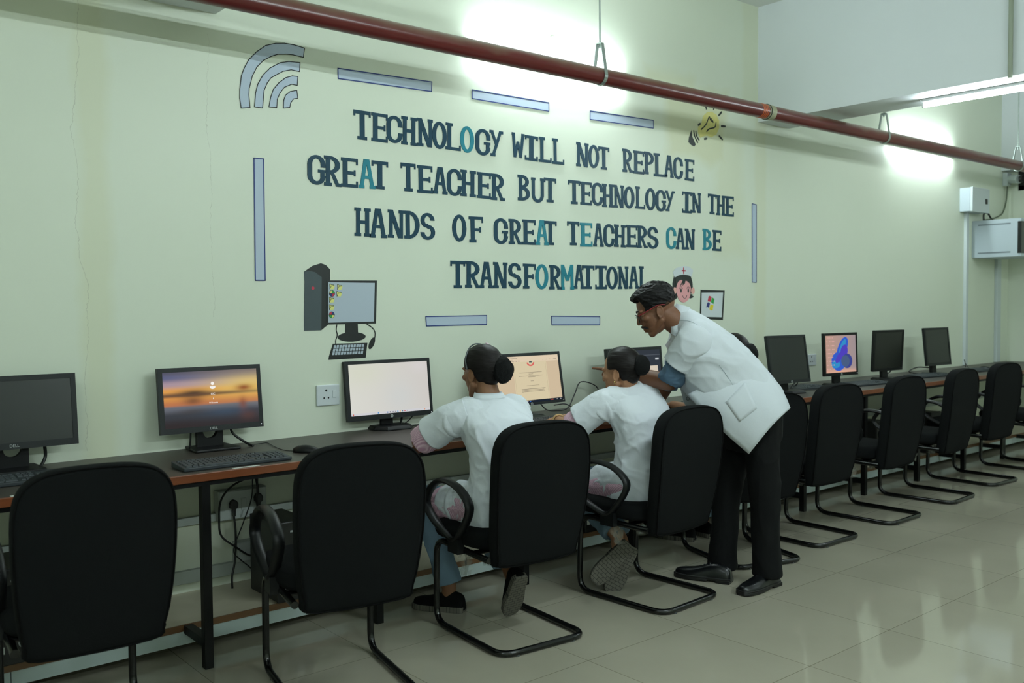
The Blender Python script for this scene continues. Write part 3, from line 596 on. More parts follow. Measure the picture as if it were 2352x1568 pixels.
MB().prism([(1.837, 1.637), (1.846, 1.637), (1.846, 1.594), (1.837, 1.594)], -.005, -.0042).prism([(1.822, 1.620), (1.862, 1.620), (1.862, 1.611), (1.822, 1.611)], -.005, -.0042).build('red_cross', REDP, cp_)
for x in (1.815, 1.891):
    MB().prism([(x + .0075 * math.cos(a), 1.481 + .014 * math.sin(a)) for a in [k * PI / 8 for k in range(16)]], -.0038, -.003).build('eye', HK, fc)
    MB().tube([(x + .017 * math.cos(a), -.0033, 1.483 + .024 * math.sin(a)) for a in [PI * .12 + k * PI * .76 / 8 for k in range(9)]], .0014, 6).build('brow', HK, fc)
MB().tube(smooth_path([(1.832, -.0033, 1.446), (1.84, -.0033, 1.433), (1.854, -.0033, 1.428), (1.868, -.0033, 1.433), (1.876, -.0033, 1.448)], 4), .0018, 6).build('smile', HK, fc)
# second drawing of a screen with a four-colour flag
wd = thing('screen_drawing', 'cut-out drawing of a monitor showing a four-colour flag logo', 'wall decoration')
MB().prism([(2.026, 1.487), (2.295, 1.483), (2.275, 1.273), (2.016, 1.285)], -.0018, -.0004).build('screen_frame', BP_, wd)
wp = MB().prism([(2.037, 1.467), (2.275, 1.469), (2.259, 1.293), (2.033, 1.300)], -.003, -.0018).build('screen_paper', mat('white paper', S(206, 214, 218), .55), wd)
for m_, pl in ((REDP, [(2.111, 1.438), (2.117, 1.444), (2.126, 1.444), (2.143, 1.437), (2.133, 1.401), (2.116, 1.407), (2.100, 1.405)]), (GRN, [(2.148, 1.434), (2.178, 1.423), (2.166, 1.387), (2.137, 1.4)]), (BLU, [(2.098, 1.398), (2.111, 1.400), (2.126, 1.393), (2.116, 1.360), (2.099, 1.367), (2.084, 1.364)]), (mat('strong yellow paint', S(225, 205, 40), .5), [(2.133, 1.384), (2.166, 1.379), (2.156, 1.345), (2.138, 1.342), (2.12, 1.352)])):
    MB().prism(pl, -.0038, -.003).build('flag_quarter', m_, wp)
# light bulb drawing
lbd = thing('light_bulb_drawing', 'painted yellow light bulb with black rays beside the quotation', 'wall decoration')
MB().prism([(2.023, 2.529), (1.999, 2.561), (1.999, 2.599), (2.035, 2.626), (2.053, 2.681), (2.096, 2.713), (2.145, 2.724), (2.2, 2.71), (2.232, 2.672), (2.232, 2.618), (2.201, 2.572), (2.145, 2.546), (2.096, 2.553), (2.059, 2.545)], -.0012, -.0004).build('bulb', mat('pale yellow paint', S(212, 205, 128), .55, var=.1, vscale=30), lbd)
sc_ = MB().prism([(1.928, 2.572), (1.936, 2.531), (1.975, 2.479), (1.958, 2.464), (1.928, 2.47), (1.897, 2.488), (1.902, 2.52)], -.0014, -.0004)
for p in ([(1.952, 2.573), (1.964, 2.534), (1.997, 2.493)], [(1.975, 2.573), (1.984, 2.540), (2.012, 2.512)]): sc_.tube(smooth_path([(x, -.0012, z) for x, z in p], 4), .006, 6, flat=(1, .25))
sc_.build('screw_cap', HK, lbd)
fi = MB()
for p in ([(2.030, 2.586), (2.084, 2.627), (2.120, 2.685), (2.133, 2.664), (2.142, 2.676), (2.148, 2.655), (2.160, 2.662), (2.164, 2.648)], [(2.090, 2.578), (2.12, 2.601), (2.182, 2.62), (2.197, 2.655)]): fi.tube(smooth_path([(x, -.0016, z) for x, z in p], 4), .005, 6, flat=(1, .3))
fi.build('filament', HK, lbd)
for a, b2 in (((2.078, 2.764), (2.092, 2.731)), ((2.176, 2.761), (2.169, 2.739)), ((2.225, 2.706), (2.263, 2.737)), ((2.254, 2.636), (2.305, 2.640)), ((2.229, 2.567), (2.272, 2.543)), ((2.065, 2.526), (2.098, 2.534)), ((1.999, 2.612), (2.027, 2.628))):
    MB().tube([(a[0], -.001, a[1]), ((a[0] + b2[0]) / 2, -.001, (a[1] + b2[1]) / 2), (b2[0], -.001, b2[1])], [.006, .008, .006], 8, flat=(1, .25)).build('ray', HK, lbd)
# ------------------------------------------------------------------ monitors
BEZ = mat('charcoal monitor plastic', S(21, 26, 27), .5, spec=.35); BEZB = mat('black monitor plastic', S(10, 12, 13), .45, spec=.3)
SILV = mat('silver badge', S(170, 175, 175), .35, .3)
OFF = mat('dark switched-off screen', S(24, 28, 27), .32); OFF2 = mat('black switched-off screen', S(9, 10, 11), .25)
class NT:
    def __init__(s, name):
        s.m = D.materials.new(name); s.m.use_nodes = True; s.nt = s.m.node_tree
        for n in list(s.nt.nodes): s.nt.nodes.remove(n)
        s.out = s.nt.nodes.new('ShaderNodeOutputMaterial')
        tc = s.nt.nodes.new('ShaderNodeTexCoord'); sp = s.nt.nodes.new('ShaderNodeSeparateXYZ'); s.nt.links.new(tc.outputs['Generated'], sp.inputs[0])
        s.u, s.v = sp.outputs['X'], sp.outputs['Z']; s.tc = tc
    def op(s, o, a, b=None, clamp=False):
        n = s.nt.nodes.new('ShaderNodeMath'); n.operation = o; n.use_clamp = clamp
        for i, q in enumerate((a, b)):
            if q is None: continue
            if isinstance(q, (int, float)): n.inputs[i].default_value = q
            else: s.nt.links.new(q, n.inputs[i])
        return n.outputs[0]
    def blob(s, cu, cv, ru, rv):
        a = s.op('DIVIDE', s.op('SUBTRACT', s.u, cu), ru); b = s.op('DIVIDE', s.op('SUBTRACT', s.v, cv), rv)
        d = s.op('ADD', s.op('MULTIPLY', a, a), s.op('MULTIPLY', b, b))
        return s.op('POWER', 2.718, s.op('MULTIPLY', d, -1))
    def ramp(s, fac, stops):
        r = s.nt.nodes.new('ShaderNodeValToRGB'); cr = r.color_ramp; cr.interpolation = 'EASE'
        while len(cr.elements) < len(stops): cr.elements.new(.5)
        for e, (p, c) in zip(cr.elements, stops): e.position = p; e.color = (*S(*c), 1)
        s.nt.links.new(fac, r.inputs[0]); return r.outputs[0]
    def mix(s, f, a, b):
        n = s.nt.nodes.new('ShaderNodeMix'); n.data_type = 'RGBA'
        for k, q in (('Factor', f), ('A', a), ('B', b)):
            if isinstance(q, (int, float)): n.inputs[k].default_value = q
            elif isinstance(q, tuple): n.inputs[k].default_value = (*S(*q), 1)
            else: s.nt.links.new(q, n.inputs[k])
        return n.outputs['Result']
    def done(s, col, k=1):
        e = s.nt.nodes.new('ShaderNodeEmission'); e.inputs[1].default_value = k; s.nt.links.new(col, e.inputs[0])
        s.nt.links.new(e.outputs[0], s.out.inputs[0]); return s.m
def sunset():
    n = NT('blurred lake sunset wallpaper')
    c = n.ramp(n.v, [(0, (54, 50, 52)), (.22, (62, 66, 72)), (.36, (104, 108, 118)), (.42, (190, 120, 80)), (.53, (214, 146, 78)), (.58, (120, 88, 66)), (.66, (226, 160, 84)), (.78, (168, 146, 160)), (.9, (92, 98, 134)), (1, (82, 84, 104))])
    c = n.mix(n.op('MULTIPLY', n.blob(.95, .74, .5, .22), .85), c, (226, 198, 112))
    c = n.mix(n.op('MULTIPLY', n.blob(.75, 1.0, .5, .12), .5), c, (120, 112, 118))
    for b, w, col in (((.31, .60, .17, .075), .95, (70, 58, 50)), ((.3, .47, .10, .07), .8, (112, 76, 56)), ((.5, .585, .5, .022), .7, (110, 80, 60)), ((.85, .66, .09, .06), .9, (140, 74, 46)), ((.83, .36, .045, .12), .75, (134, 78, 58)), ((.88, .16, .09, .1), .7, (92, 64, 58)), ((.3, .28, .16, .05), .6, (70, 66, 64)), ((.65, .25, .25, .08), .6, (66, 84, 104)), ((.1, .05, .3, .1), .6, (52, 46, 46))):
        c = n.mix(n.op('MULTIPLY', n.blob(*b), w), c, col)
    return n.done(c, .95)
def soft_white():
    n = NT('blank pale window')
    c = n.mix(n.u, (214, 214, 206), (205, 201, 196)); c = n.mix(n.op('MULTIPLY', n.blob(.15, .85, .3, .3), .6), c, (208, 212, 190)); c = n.mix(n.op('MULTIPLY', n.blob(.62, .3, .2, .35), .5), c, (200, 206, 206))
    c = n.mix(n.op('MULTIPLY', n.blob(.9, .9, .12, .12), .5), c, (215, 210, 212)); return n.done(c, 1)
def desk_wall():
    n = NT('pinkish desktop'); c = n.mix(n.u, (186, 150, 134), (156, 142, 144)); c = n.mix(n.op('MULTIPLY', n.blob(.5, 0, .8, .08), .9), c, (226, 172, 146)); return n.done(c, 1)
class Mon: pass
def monitor(label, x, y, z, yaw, tilt, w, h, neck=.0, bez=(.017, .017, .019, .024), m=BEZ, base='plate', scr=None, brand=None, depth=.05):
    """centre of the panel front at x,y,z; base stands on the table top"""
    t = thing('monitor', label, 'monitor', (x, y, TZ), yaw, 'monitors on the computer table')
    hz = z - TZ; M = Matrix.Translation((0, 0, hz)) @ Matrix.Rotation(-tilt, 4, 'X')
    L_, R_, T_, B_ = bez
    f = MB()
    # frame ring : four mitred bars
    o = [(-w / 2, -h / 2), (w / 2, -h / 2), (w / 2, h / 2), (-w / 2, h / 2)]; i_ = [(-w / 2 + L_, -h / 2 + B_), (w / 2 - R_, -h / 2 + B_), (w / 2 - R_, h / 2 - T_), (-w / 2 + L_, h / 2 - T_)]
    for k in range(4):
        a, b, c, d_ = o[k], o[(k + 1) % 4], i_[(k + 1) % 4], i_[k]
        f.add([(p[0], yy, p[1]) for yy in (0, .022) for p in (a, b, c, d_)], [(0, 1, 2, 3), (7, 6, 5, 4), (0, 4, 5, 1), (1, 5, 6, 2), (2, 6, 7, 3), (3, 7, 4, 0)])
    def put(ob): ob.matrix_basis = M @ ob.matrix_basis; return ob
    put(f.build('bezel', m, t))
    bk = MB(); bk.loft([[(sx * w * .5 * q, yy, sz * h * .5 * q2 - dz) for sx, sz in ((-1, -1), (1, -1), (1, 1), (-1, 1))] for q, q2, yy, dz in ((.995, .995, .012, 0), (.99, .99, .026, 0), (.82, .78, .042, .01), (.5, .55, .05 + depth - .05, .03))])
    put(bk.build('back_shell', BEZB, t, smooth=True))
    sw, sh_ = w - L_ - R_, h - T_ - B_; sx0, sz0 = -w / 2 + L_, -h / 2 + B_
    s_ = put(MB().box(sx0, sx0 + sw, .003, .008, sz0, sz0 + sh_).build('screen', scr or OFF, t))
    # stand
    nw = .055 if base != 'dell' else .058
    zt = hz - h / 2 + .09
    nk = MB()
    if base == 'dell':      # slab neck with a round cable hole
        N_ = 20; yy0, yy1 = .030, .058; r_ = .033; hc = hz - h / 2 - .004
        ring = [(nw * max(-1, min(1, 1.45 * math.cos(a))), hc + (0 - hc + .012 if math.sin(a) < -.7 else (zt - hc if math.sin(a) > .7 else (zt - hc if math.sin(a) > 0 else -hc + .012) * abs(math.sin(a)) / .7))) for a in [2 * PI * (k + .5) / N_ for k in range(N_)]]
        hole = [(r_ * math.cos(a), hc + r_ * math.sin(a)) for a in [2 * PI * (k + .5) / N_ for k in range(N_)]]
        vs = [(p[0], yy, p[1]) for yy in (yy0, yy1) for p in ring] + [(p[0], yy, p[1]) for yy in (yy0, yy1) for p in hole]; fs = []
        for k in range(N_):
            j = (k + 1) % N_; fs += [(k, j, 2 * N_ + j, 2 * N_ + k), (N_ + j, N_ + k, 3 * N_ + k, 3 * N_ + j), (k, N_ + k, N_ + j, j), (2 * N_ + k, 2 * N_ + j, 3 * N_ + j, 3 * N_ + k)]
        nk.add(vs, fs); nk.build('stand_neck', BEZB, t)
    else:
        nk.loft([[(sx * a, yy + q, zz) for sx, q in ((-1, 0), (1, 0), (1, .03), (-1, .03))] for a, yy, zz in ((.036, .03, .012), (.034, .035, zt * .5), (.034, .035, zt))])
        nk.build('stand_neck', BEZB, t, bevel=.004)
    if base == 'dell': MB().prism_z([(-.098, -.075), (.098, -.075), (.104, -.06), (.09, .1), (-.09, .1), (-.104, -.06)], 0, .012).build('stand_base', BEZB, t, bevel=.004)
    elif base == 'round': MB().cyl((0, .03, 0), .11, .012, 'z', 32, .10).build('stand_base', BEZB, t, smooth=True)
    else: MB().loft([[(-.115, -.03, zz), (-.07, -.09, zz), (.07, -.09, zz), (.115, -.03, zz), (.10, .10, zz), (-.10, .10, zz)] if k == 0 else [(-.10, -.025, zz), (-.062, -.078, zz), (.062, -.078, zz), (.10, -.025, zz), (.088, .09, zz), (-.088, .09, zz)] for k, zz in ((0, 0), (0, .006), (1, .02))]).build('stand_base', BEZB, t, bevel=.002)
    if brand == 'DELL': put(text('DELL', .0155, SILV, t, (0, -.0006, -h / 2 + B_ / 2), name='brand_lettering'))
    elif brand:
        lg = put(MB().cyl((0, -.0012, -h / 2 + B_ / 2 - .001), .0082, .0012, 'y', 20).build('round_logo', SILV, t))
        tx = text('hp', .0095, BEZB, lg, (0, -.0016, -h / 2 + B_ / 2 - .0006), name='logo_lettering', shear=.3, extr=.0003)
    if scr and scr.name.find('off') < 0: put(MB().box(w / 2 - .012, w / 2 - .009, -.0008, 0, -h / 2 + .011, -h / 2 + .015).build('power_light', emis('white power light', (.9, .95, 1), 1.2), t))
    r = Mon(); r.root = t; r.screen = s_; r.sw, r.sh, r.x0, r.z0 = sw, sh_, sx0, sz0
    def quad(name, u0, u1, v0, v1, m_, lift=.0003, poly=None):
        """flat item on the screen in 0..1 screen coordinates"""
        g = MB(); X = lambda u: sx0 + u * sw; Z = lambda v: sz0 + v * sh_
        if poly: g.prism([(X(u), Z(v)) for u, v in poly], .003 - lift - .0002, .003 - lift)
        else: g.box(X(u0), X(u1), .003 - lift - .0002, .003 - lift, Z(v0), Z(v1))
        return g.build(name, m_, s_)
    r.quad = quad
    def many(name, rects, m_, lift=.0003):
        g = MB()
        for u0, u1, v0, v1 in rects: g.box(sx0 + u0 * sw, sx0 + u1 * sw, .003 - lift - .0002, .003 - lift, sz0 + v0 * sh_, sz0 + v1 * sh_)
        return g.build(name, m_, s_)
    r.many = many
    def txt(body, u, v, size, m_): return text(body, size, m_, s_, (sx0 + u * sw, .0022, sz0 + v * sh_), name='screen_lettering', extr=.0002)
    r.txt = txt
    return r
EW = lambda n, c, k=1: emis(n, S(*c), k)
WHT = EW('screen white', (245, 242, 238)); TXT = EW('screen text grey', (120, 112, 98))
m1 = monitor('nearest switched-off monitor, cut by the left edge of the photo', -2.305, -.115, .995, -.03, .11, .463, .285, bez=(.019, .019, .02, .026), base='dell', scr=OFF, brand='DELL')
m2 = monitor('monitor showing a blurred lake sunset welcome screen', -1.506, -.101, .991, -.032, .111, .463, .286, bez=(.021, .018, .019, .024), base='dell', scr=sunset(), brand='DELL')
c_ = [(.512 + .017 * math.cos(a), .765 + .030 * math.sin(a)) for a in [k * PI / 10 for k in range(20)]]; m2.quad('user_icon', 0, 0, 0, 0, WHT, poly=c_)
m2.quad('user_icon', 0, 0, 0, 0, WHT, poly=[(.482, .715), (.542, .715), (.540, .69), (.53, .672), (.512, .665), (.494, .672), (.484, .69)])
m2.txt('BSC', .512, .575, .0115, WHT); m2.txt('Welcome', .512, .415, .0100, WHT)
m2.quad('spinner', 0, 0, 0, 0, WHT, poly=[(.508, .475), (.509, .492), (.513, .503), (.52, .51), (.521, .507), (.516, .500), (.513, .49), (.512, .475)])
m3 = monitor('monitor with a blank white window, in front of the woman with the headband', -.545, -.05, .969, -.03, .11, .505, .301, bez=(.021, .016, .017, .026), scr=soft_white(), brand='hp')
m3.quad('taskbar', 0, 1, 0, .045, EW('pale taskbar', (206, 206, 210)))
for u, c in ((.02, (205, 90, 60)), (.325, (60, 140, 200)), (.44, (60, 110, 170)), (.475, (50, 50, 60)), (.51, (140, 140, 150)), (.54, (150, 150, 160)), (.57, (60, 150, 200)), (.6, (220, 180, 80)), (.63, (90, 120, 140)), (.66, (200, 90, 100)), (.69, (170, 170, 175)), (.92, (220, 150, 110))): m3.quad('taskbar_icon', u, u + .014, .012, .034, EW('icon%d%d%d' % c, c), .0007)
m4 = monitor('monitor showing a cream document page with a red curved emblem', .198, -.285, .990, .02, .164, .505, .286, bez=(.021, .016, .017, .014), scr=EW('warm document viewer', (208, 188, 158), .97), brand='hp')
m4.quad('toolbar', 0, 1, .87, 1, EW('warm toolbar', (224, 205, 178), .97)); m4.quad('document_page', .27, .80, 0.05, .88, EW('cream page', (216, 202, 168), .97), .0006)
m4.many('page_edge', [(.285, .287, .05, .88), (.783, .785, .05, .88)], EW('page line', (176, 160, 128)), .0009)
m4.many('text_lines', [(.36, .71, .640, .648), (.5, .57, .608, .615), (.34, .73, .568, .574), (.49, .6, .543, .551), (.52, .57, .455, .463), (.45, .65, .36, .366), (.365, .74, .288, .297), (.365, .72, .26, .268), (.365, .73, .232, .24)], TXT, .0009)
m4.many('toolbar_marks', [(.05, .35, .955, .962), (.05, .28, .925, .93), (.06, .3, .895, .902), (.32, .345, .893, .905), (.36, .38, .893, .905), (.75, .76, .90, .91), (.8, .81, .90, .91), (.86, .87, .90, .91), (.92, .97, .90, .908)], TXT, .0009)
em = [(.548 + .062 * math.cos(a), .865 + .088 * math.sin(a)) for a in [PI + .1 + k * (PI - .2) / 14 for k in range(15)]] + [(.548 + .040 * math.cos(a), .865 + .055 * math.sin(a)) for a in [2 * PI - .1 - k * (PI - .2) / 14 for k in range(15)]]
m4.quad('red_emblem', 0, 0, 0, 0, EW('emblem red', (214, 100, 96)), .0012, em); m4.quad('emblem_mark', .528, .568, .855, .885, EW('emblem dark', (70, 90, 90)), .0012)
m4.quad('taskbar', 0, 1, 0, .05, EW('dark taskbar', (28, 36, 48)), .0012)
for u, c in ((.31, (90, 110, 130)), (.35, (90, 150, 190)), (.39, (220, 200, 110)), (.43, (150, 140, 160)), (.47, (60, 110, 190)), (.80, (190, 80, 60)), (.83, (190, 90, 70)), (.9, (150, 150, 150)), (.96, (150, 150, 150))): m4.quad('taskbar_icon', u, u + .016, .014, .036, EW('icon%d%d%d' % c, c), .0016)
m5 = monitor('dark browser screen with a red heart picture, behind the woman being taught', 1.14, -.212, .979, .02, .099, .505, .293, scr=EW('dark browser', (52, 58, 66)), brand='hp')
m5.quad('browser_bar', 0, 1, .86, .88, EW('browser line', (80, 86, 94))); m5.quad('browser_bar', .9, .97, .74, .79, EW('browser button', (190, 196, 200))); m5.quad('picture', .55, .94, .3, .6, EW('picture', (212, 200, 182)), .0006)
m5.quad('heart', 0, 0, 0, 0, EW('heart red', (215, 40, 50)), .001, [(.735, .40), (.70, .47), (.70, .52), (.718, .545), (.737, .52), (.757, .545), (.775, .52), (.775, .47)]); m5.quad('hand_picture', 0, 0, 0, 0, EW('hand tan', (220, 180, 150)), .001, [(.68, .31), (.70, .38), (.74, .36), (.79, .42), (.8, .36), (.82, .31)])
m5.quad('picture', .35, .62, .04, .22, EW('red blue picture', (150, 70, 90)), .0006); m5.quad('picture', .5, .6, .04, .13, EW('blue picture', (90, 110, 160)), .0009)
m6 = monitor('grey-black switched-off monitor just past the leaning man', 2.504, -.392, 1.001, -.091, .158, .41, .275 + .06, bez=(.014, .014, .016, .022), scr=OFF, brand='hp')
m7 = monitor('monitor with a pinkish desktop and a large blue swirl', 3.251, -.348, 1.003, -.132, .04, .38, .27 + .05, scr=desk_wall(), brand='hp', m=BEZB)
SW = [EW('swirl blue', (52, 92, 196)), EW('swirl violet', (78, 66, 184)), EW('swirl cyan', (52, 140, 196)), EW('swirl navy', (60, 70, 140)), EW('swirl slate', (72, 92, 128))]
def el(cu, cv, a, b, rot, n=18): return [(cu + a * math.cos(t) * math.cos(rot) - b * math.sin(t) * math.sin(rot), cv + a * math.cos(t) * math.sin(rot) + b * math.sin(t) * math.cos(rot)) for t in [2 * PI * k / n for k in range(n)]]
for k, (e, mi) in enumerate((((.42, .30, .24, .26, 0), 0), ((.55, .64, .34, .15, 1.15), 0), ((.56, .70, .22, .07, 1.1), 2), ((.60, .55, .2, .12, 1.3), 1), ((.70, .30, .17, .20, 0), 3), ((.64, .30, .14, .16, .2), 4), ((.32, .22, .14, .1, 0), 2), ((.45, .42, .2, .08, .9), 1))):
    m7.quad('swirl', 0, 0, 0, 0, SW[mi], .0004 + k * .0002, el(*e))
m7.many('desktop_icons', [(.03 + c * .045, .052 + c * .045, .93 - r * .105, .955 - r * .105) for r in range(9) for c in range(6 if r else 5) if (r * 7 + c * 3) % 5], EW('icon pink', (222, 170, 165)), .0025)
m8 = monitor('black switched-off monitor tilted forward, second from the far end', 4.004, -.324, 1.001, -.124, -.049, .38, .268 + .06, scr=OFF2, m=BEZB)
m9 = monitor('farthest switched-off monitor with a square screen', 4.849, -.321, 1.004, -.09, .108, .37, .265 + .06, scr=OFF, base='round')

# ------------------------------------------------------------------ keyboards, mice, computers
KEYB = mat('dark slate keyboard', S(36, 43, 47), .5); KEYT = mat('slate key caps', S(44, 51, 55), .55)
def keyboard(label, x, y, rz, w=.445, d_=.145):
    t = thing('keyboard', label, 'keyboard', (x, y, TZ + .0008), rz, 'keyboards on the computer table')
    MB().loft([[(-w / 2, yy, zz) for yy, zz in ((-d_ / 2, 0), (d_ / 2, 0), (d_ / 2, .024), (-d_ / 2, .014))], [(w / 2, yy, zz) for yy, zz in ((-d_ / 2, 0), (d_ / 2, 0), (d_ / 2, .024), (-d_ / 2, .014))]]).build('keyboard_body', KEYB, t, bevel=.003)
    g = MB(); sl = .010 / d_
    def key(x0, x1, y0, y1):
        z = lambda yy: .019 + sl * yy
        g.loft([[(x0, y0, z(y0) - .002), (x1, y0, z(y0) - .002), (x1, y1, z(y1) - .002), (x0, y1, z(y1) - .002)], [(x0 + .002, y0 + .002, z(y0) + .005), (x1 - .002, y0 + .002, z(y0) + .005), (x1 - .002, y1 - .002, z(y1) + .005), (x0 + .002, y1 - .002, z(y1) + .005)]])
    p = .0185
    for r in range(6):
        y0 = -d_ / 2 + .010 + r * p + (.006 if r == 5 else 0); n = 15
        if r == 0:
            for a, b in ((0, 1.3), (1.4, 2.6), (2.7, 3.9), (4, 9.9), (10, 11.2), (11.3, 12.5), (12.6, 14.9)): key(-w / 2 + .012 + a * p, -w / 2 + .012 + b * p - .001, y0, y0 + p - .002)
        else:
            for c in range(n): key(-w / 2 + .012 + c * p, -w / 2 + .012 + (c + 1) * p - .0015, y0, y0 + p - .002)
        for c in range(3):
            if r not in (2,) and not (r == 1 and c != 1): key(-w / 2 + .296 + c * p, -w / 2 + .296 + (c + 1) * p - .0015, y0, y0 + p - .002)
        if r < 5:
            for c in range(4): key(-w / 2 + .358 + c * p, -w / 2 + .358 + (c + 1) * p - .0015, y0, y0 + p - .002)
    g.build('keys', KEYT, t)
    return t
k2 = onax(535, 1056, 2, TZ + .015)
kbs = keyboard('dark keyboard in front of the lake-wallpaper monitor', k2.x, k2.y, -.02)
for lb, px, py, rz in (('dark keyboard partly hidden by the nearest chair', -12, 1106, -.02), ('dark keyboard under the fingers of the woman being taught', 1262, 966, .03), ('dark keyboard beside the chair where the man leans', 1560, 931, -.05), ('dark keyboard in front of the monitor just past the leaning man', 1835, 890, -.12), ('dark keyboard in front of the blue swirl monitor', 1985, 880, -.12), ('dark keyboard between the second and third chairs from the far end', 2130, 862, -.12), ('farthest dark keyboard beside the black mouse', 2236, 850, -.1)):
    q = onax(px, py, 2, TZ + .012); dup(kbs, (q.x, q.y, TZ + .0008), rz, lb)
def mouse(label, x, y, rz):
    t = thing('computer_mouse', label, 'mouse', (x, y, TZ + .0008), rz, 'mice on the computer table')
    g = MB(); rings = []
    for i in range(9):
        q = i / 8; yy = -.055 + .11 * q; wd = .031 * (math.sin(PI * min(max(q * .86 + .08, 0), 1)) ** .5); hh = .006 + .024 * math.sin(PI * (q * .8 + .08)) ** .8
        rings.append([(wd * math.cos(a), yy, max(0, .002 + hh * math.sin(a)) if math.sin(a) > 0 else .0) for a in [2 * PI * k / 16 for k in range(16)]])
    g.loft(rings).build('mouse_body', BEZB, t, smooth='all')
    MB().cyl((-.004, .032, .0215), .007, .008, 'x', 14).build('scroll_wheel', KEYT, t, smooth=True)
    return t
q = onax(703, 1033, 2, TZ + .01); ms = mouse('black mouse on the table beside the lake-wallpaper keyboard', q.x, q.y, .75)
q = onax(2262, 846, 2, TZ + .01); dup(ms, (q.x, q.y, TZ + .0008), -.2, 'black mouse near the far end of the table')
for pts, r, lb in (([onax(570, 1022, 2, TZ + .006), onax(600, 1018, 2, TZ + .004), onax(615, 1017, 2, TZ + .004), onax(632, 1026, 2, TZ + .004), onax(655, 1034, 2, TZ + .004), onax(690, 1036, 2, TZ + .004)], .002, 'thin mouse lead lying behind the lake-wallpaper keyboard'),
                   ([(-1.60, -.09, .87), (-1.60, -.08, .80), (-1.60, -.07, .772), (-1.57, -.05, .77)], .004, 'short black cable below the near side of the lake-wallpaper monitor'),
                   ([(-1.42, -.08, .86), (-1.40, -.08, .82), (-1.36, -.10, .785), (-1.345, -.13, .772), (-1.34, -.15, .768)], .0055, 'thick black cable curving down beside the lake-wallpaper monitor stand'),
                   ([(-2.19, -.09, .86), (-2.185, -.08, .81), (-2.2, -.09, .78), (-2.22, -.13, .771)], .0065, 'thick black cable curving down beside the nearest monitor stand'),
                   ([(-2.36, -.08, .85), (-2.34, -.07, .80), (-2.30, -.06, .776)], .004, 'thin black cable below the near side of the nearest monitor'),
                   ([(-.46, -.03, .85), (-.47, -.04, .81), (-.50, -.07, .772)], .006, 'thick black cable hanging beside the white-window monitor stand'),
                   ([(-.36, -.03, .84), (-.42, -.04, .80), (-.47, -.07, .773), (-.3, -.07, .771), (-.25, -.06, .771)], .003, 'thin black cables lying behind the white-window monitor stand'),
                   ([(.37, -.17, .845), (.46, -.13, .79), (.56, -.1, .772), (.66, -.1, .78), (.74, -.08, .86), (.80, -.07, .925), (.93, -.07, .89), (.97, -.08, .80), (.99, -.1, .77)], .0035, 'looping black cable standing up between the document monitor and the woman being taught'),
                   ([(.46, -.2, .82), (.58, -.16, .815), (.65, -.15, .79), (.69, -.16, .77)], .0035, 'black cable arching behind the wrists of the woman being taught'),
                   ([(.28, -.2, .87), (.27, -.18, .80), (.22, -.2, .772), (.30, -.24, .772), (.36, -.22, .775), (.30, -.17, .78), (.22, -.19, .782)], .0045, 'tangled black cable beside the document monitor stand'),
                   ([(2.62, -.33, .85), (2.60, -.30, .80), (2.66, -.28, .775), (2.73, -.3, .80), (2.70, -.33, .83), (2.61, -.34, .80), (2.58, -.36, .773)], .005, 'knotted black cable under the monitor just past the leaning man'),
                   ([(2.62, -.36, .772), (2.8, -.42, .770), (2.95, -.44, .770), (3.05, -.47, .770)], .003, 'thin cable lying on the table toward the blue swirl monitor'),
                   ([(3.33, -.3, .85), (3.32, -.29, .81), (3.30, -.3, .773)], .0045, 'black cable hanging below the blue swirl monitor'),
                   ([(4.08, -.29, .86), (4.12, -.28, .83), (4.06, -.27, .80), (4.0, -.27, .785)], .005, 'black cable behind the forward-tilted monitor stand'),
                   ([(4.80, -.27, .82), (4.65, -.24, .83), (4.50, -.24, .80), (4.62, -.28, .775), (4.75, -.3, .772)], .005, 'coiled black cable beside the farthest monitor'),
                   ([(4.92, -.27, .86), (4.93, -.26, .80), (4.87, -.27, .776)], .005, 'black cable hanging below the farthest monitor'),
                   ([(5.3, -.4, .77), (5.42, -.3, .83), (5.44, -.28, .86), (5.5, -.26, .84), (5.65, -.2, .78)], .003, 'thin wire springing up from the table near the far mouse')):
    cable(pts, r, lb)
PAP = mat('white paper slip', S(200, 205, 200), .6)
q = onax(562, 1071, 2, TZ + .001)
tag(MB().box(q.x - .055, q.x + .055, TY + .012, TY + .03, TZ + .0009, TZ + .0016).build('paper_slip', PAP), 'white paper slip on the table edge below the lake-wallpaper keyboard', 'paper', 'paper slips on the table edge')
q = onax(55, 1131, 2, TZ + .001)
tag(MB().box(q.x - .05, q.x + .05, TY + .012, TY + .03, TZ + .0009, TZ + .0016).build('paper_slip', PAP), 'white paper slip on the table edge beside the nearest chair', 'paper', 'paper slips on the table edge')
CPUM = mat('black computer case', S(13, 14, 15), .38)
def computer(label, x, rot=0):
    t = thing('computer', label, 'computer', (x, -.25, .12), rot, 'black computers on the foot shelf')
    MB().box(-.08, .08, -.165, .10, .002, .345).build('case', CPUM, t, bevel=.004)
    MB().box(-.082, .082, -.182, -.165, .0, .347).build('front_panel', mat('black front panel', S(16, 17, 18), .3), t, bevel=.004)
    lg = MB().cyl((.02, -.1835, .075), .02, .0015, 'y', 24).build('round_logo', SILV, t)
    text('hp', .024, CPUM, lg, (.02, -.184, .076), name='logo_lettering', shear=.3, extr=.0003)
    MB().box(-.068, -.045, -.1835, -.182, .045, .07).build('sticker', PAP, t)
    MB().box(-.02, .05, -.1835, -.182, .30, .308).build('drive_slot', SILV, t)
    return t
c0 = computer('black computer whose round silver logo shows below the nearest chair', -2.375)
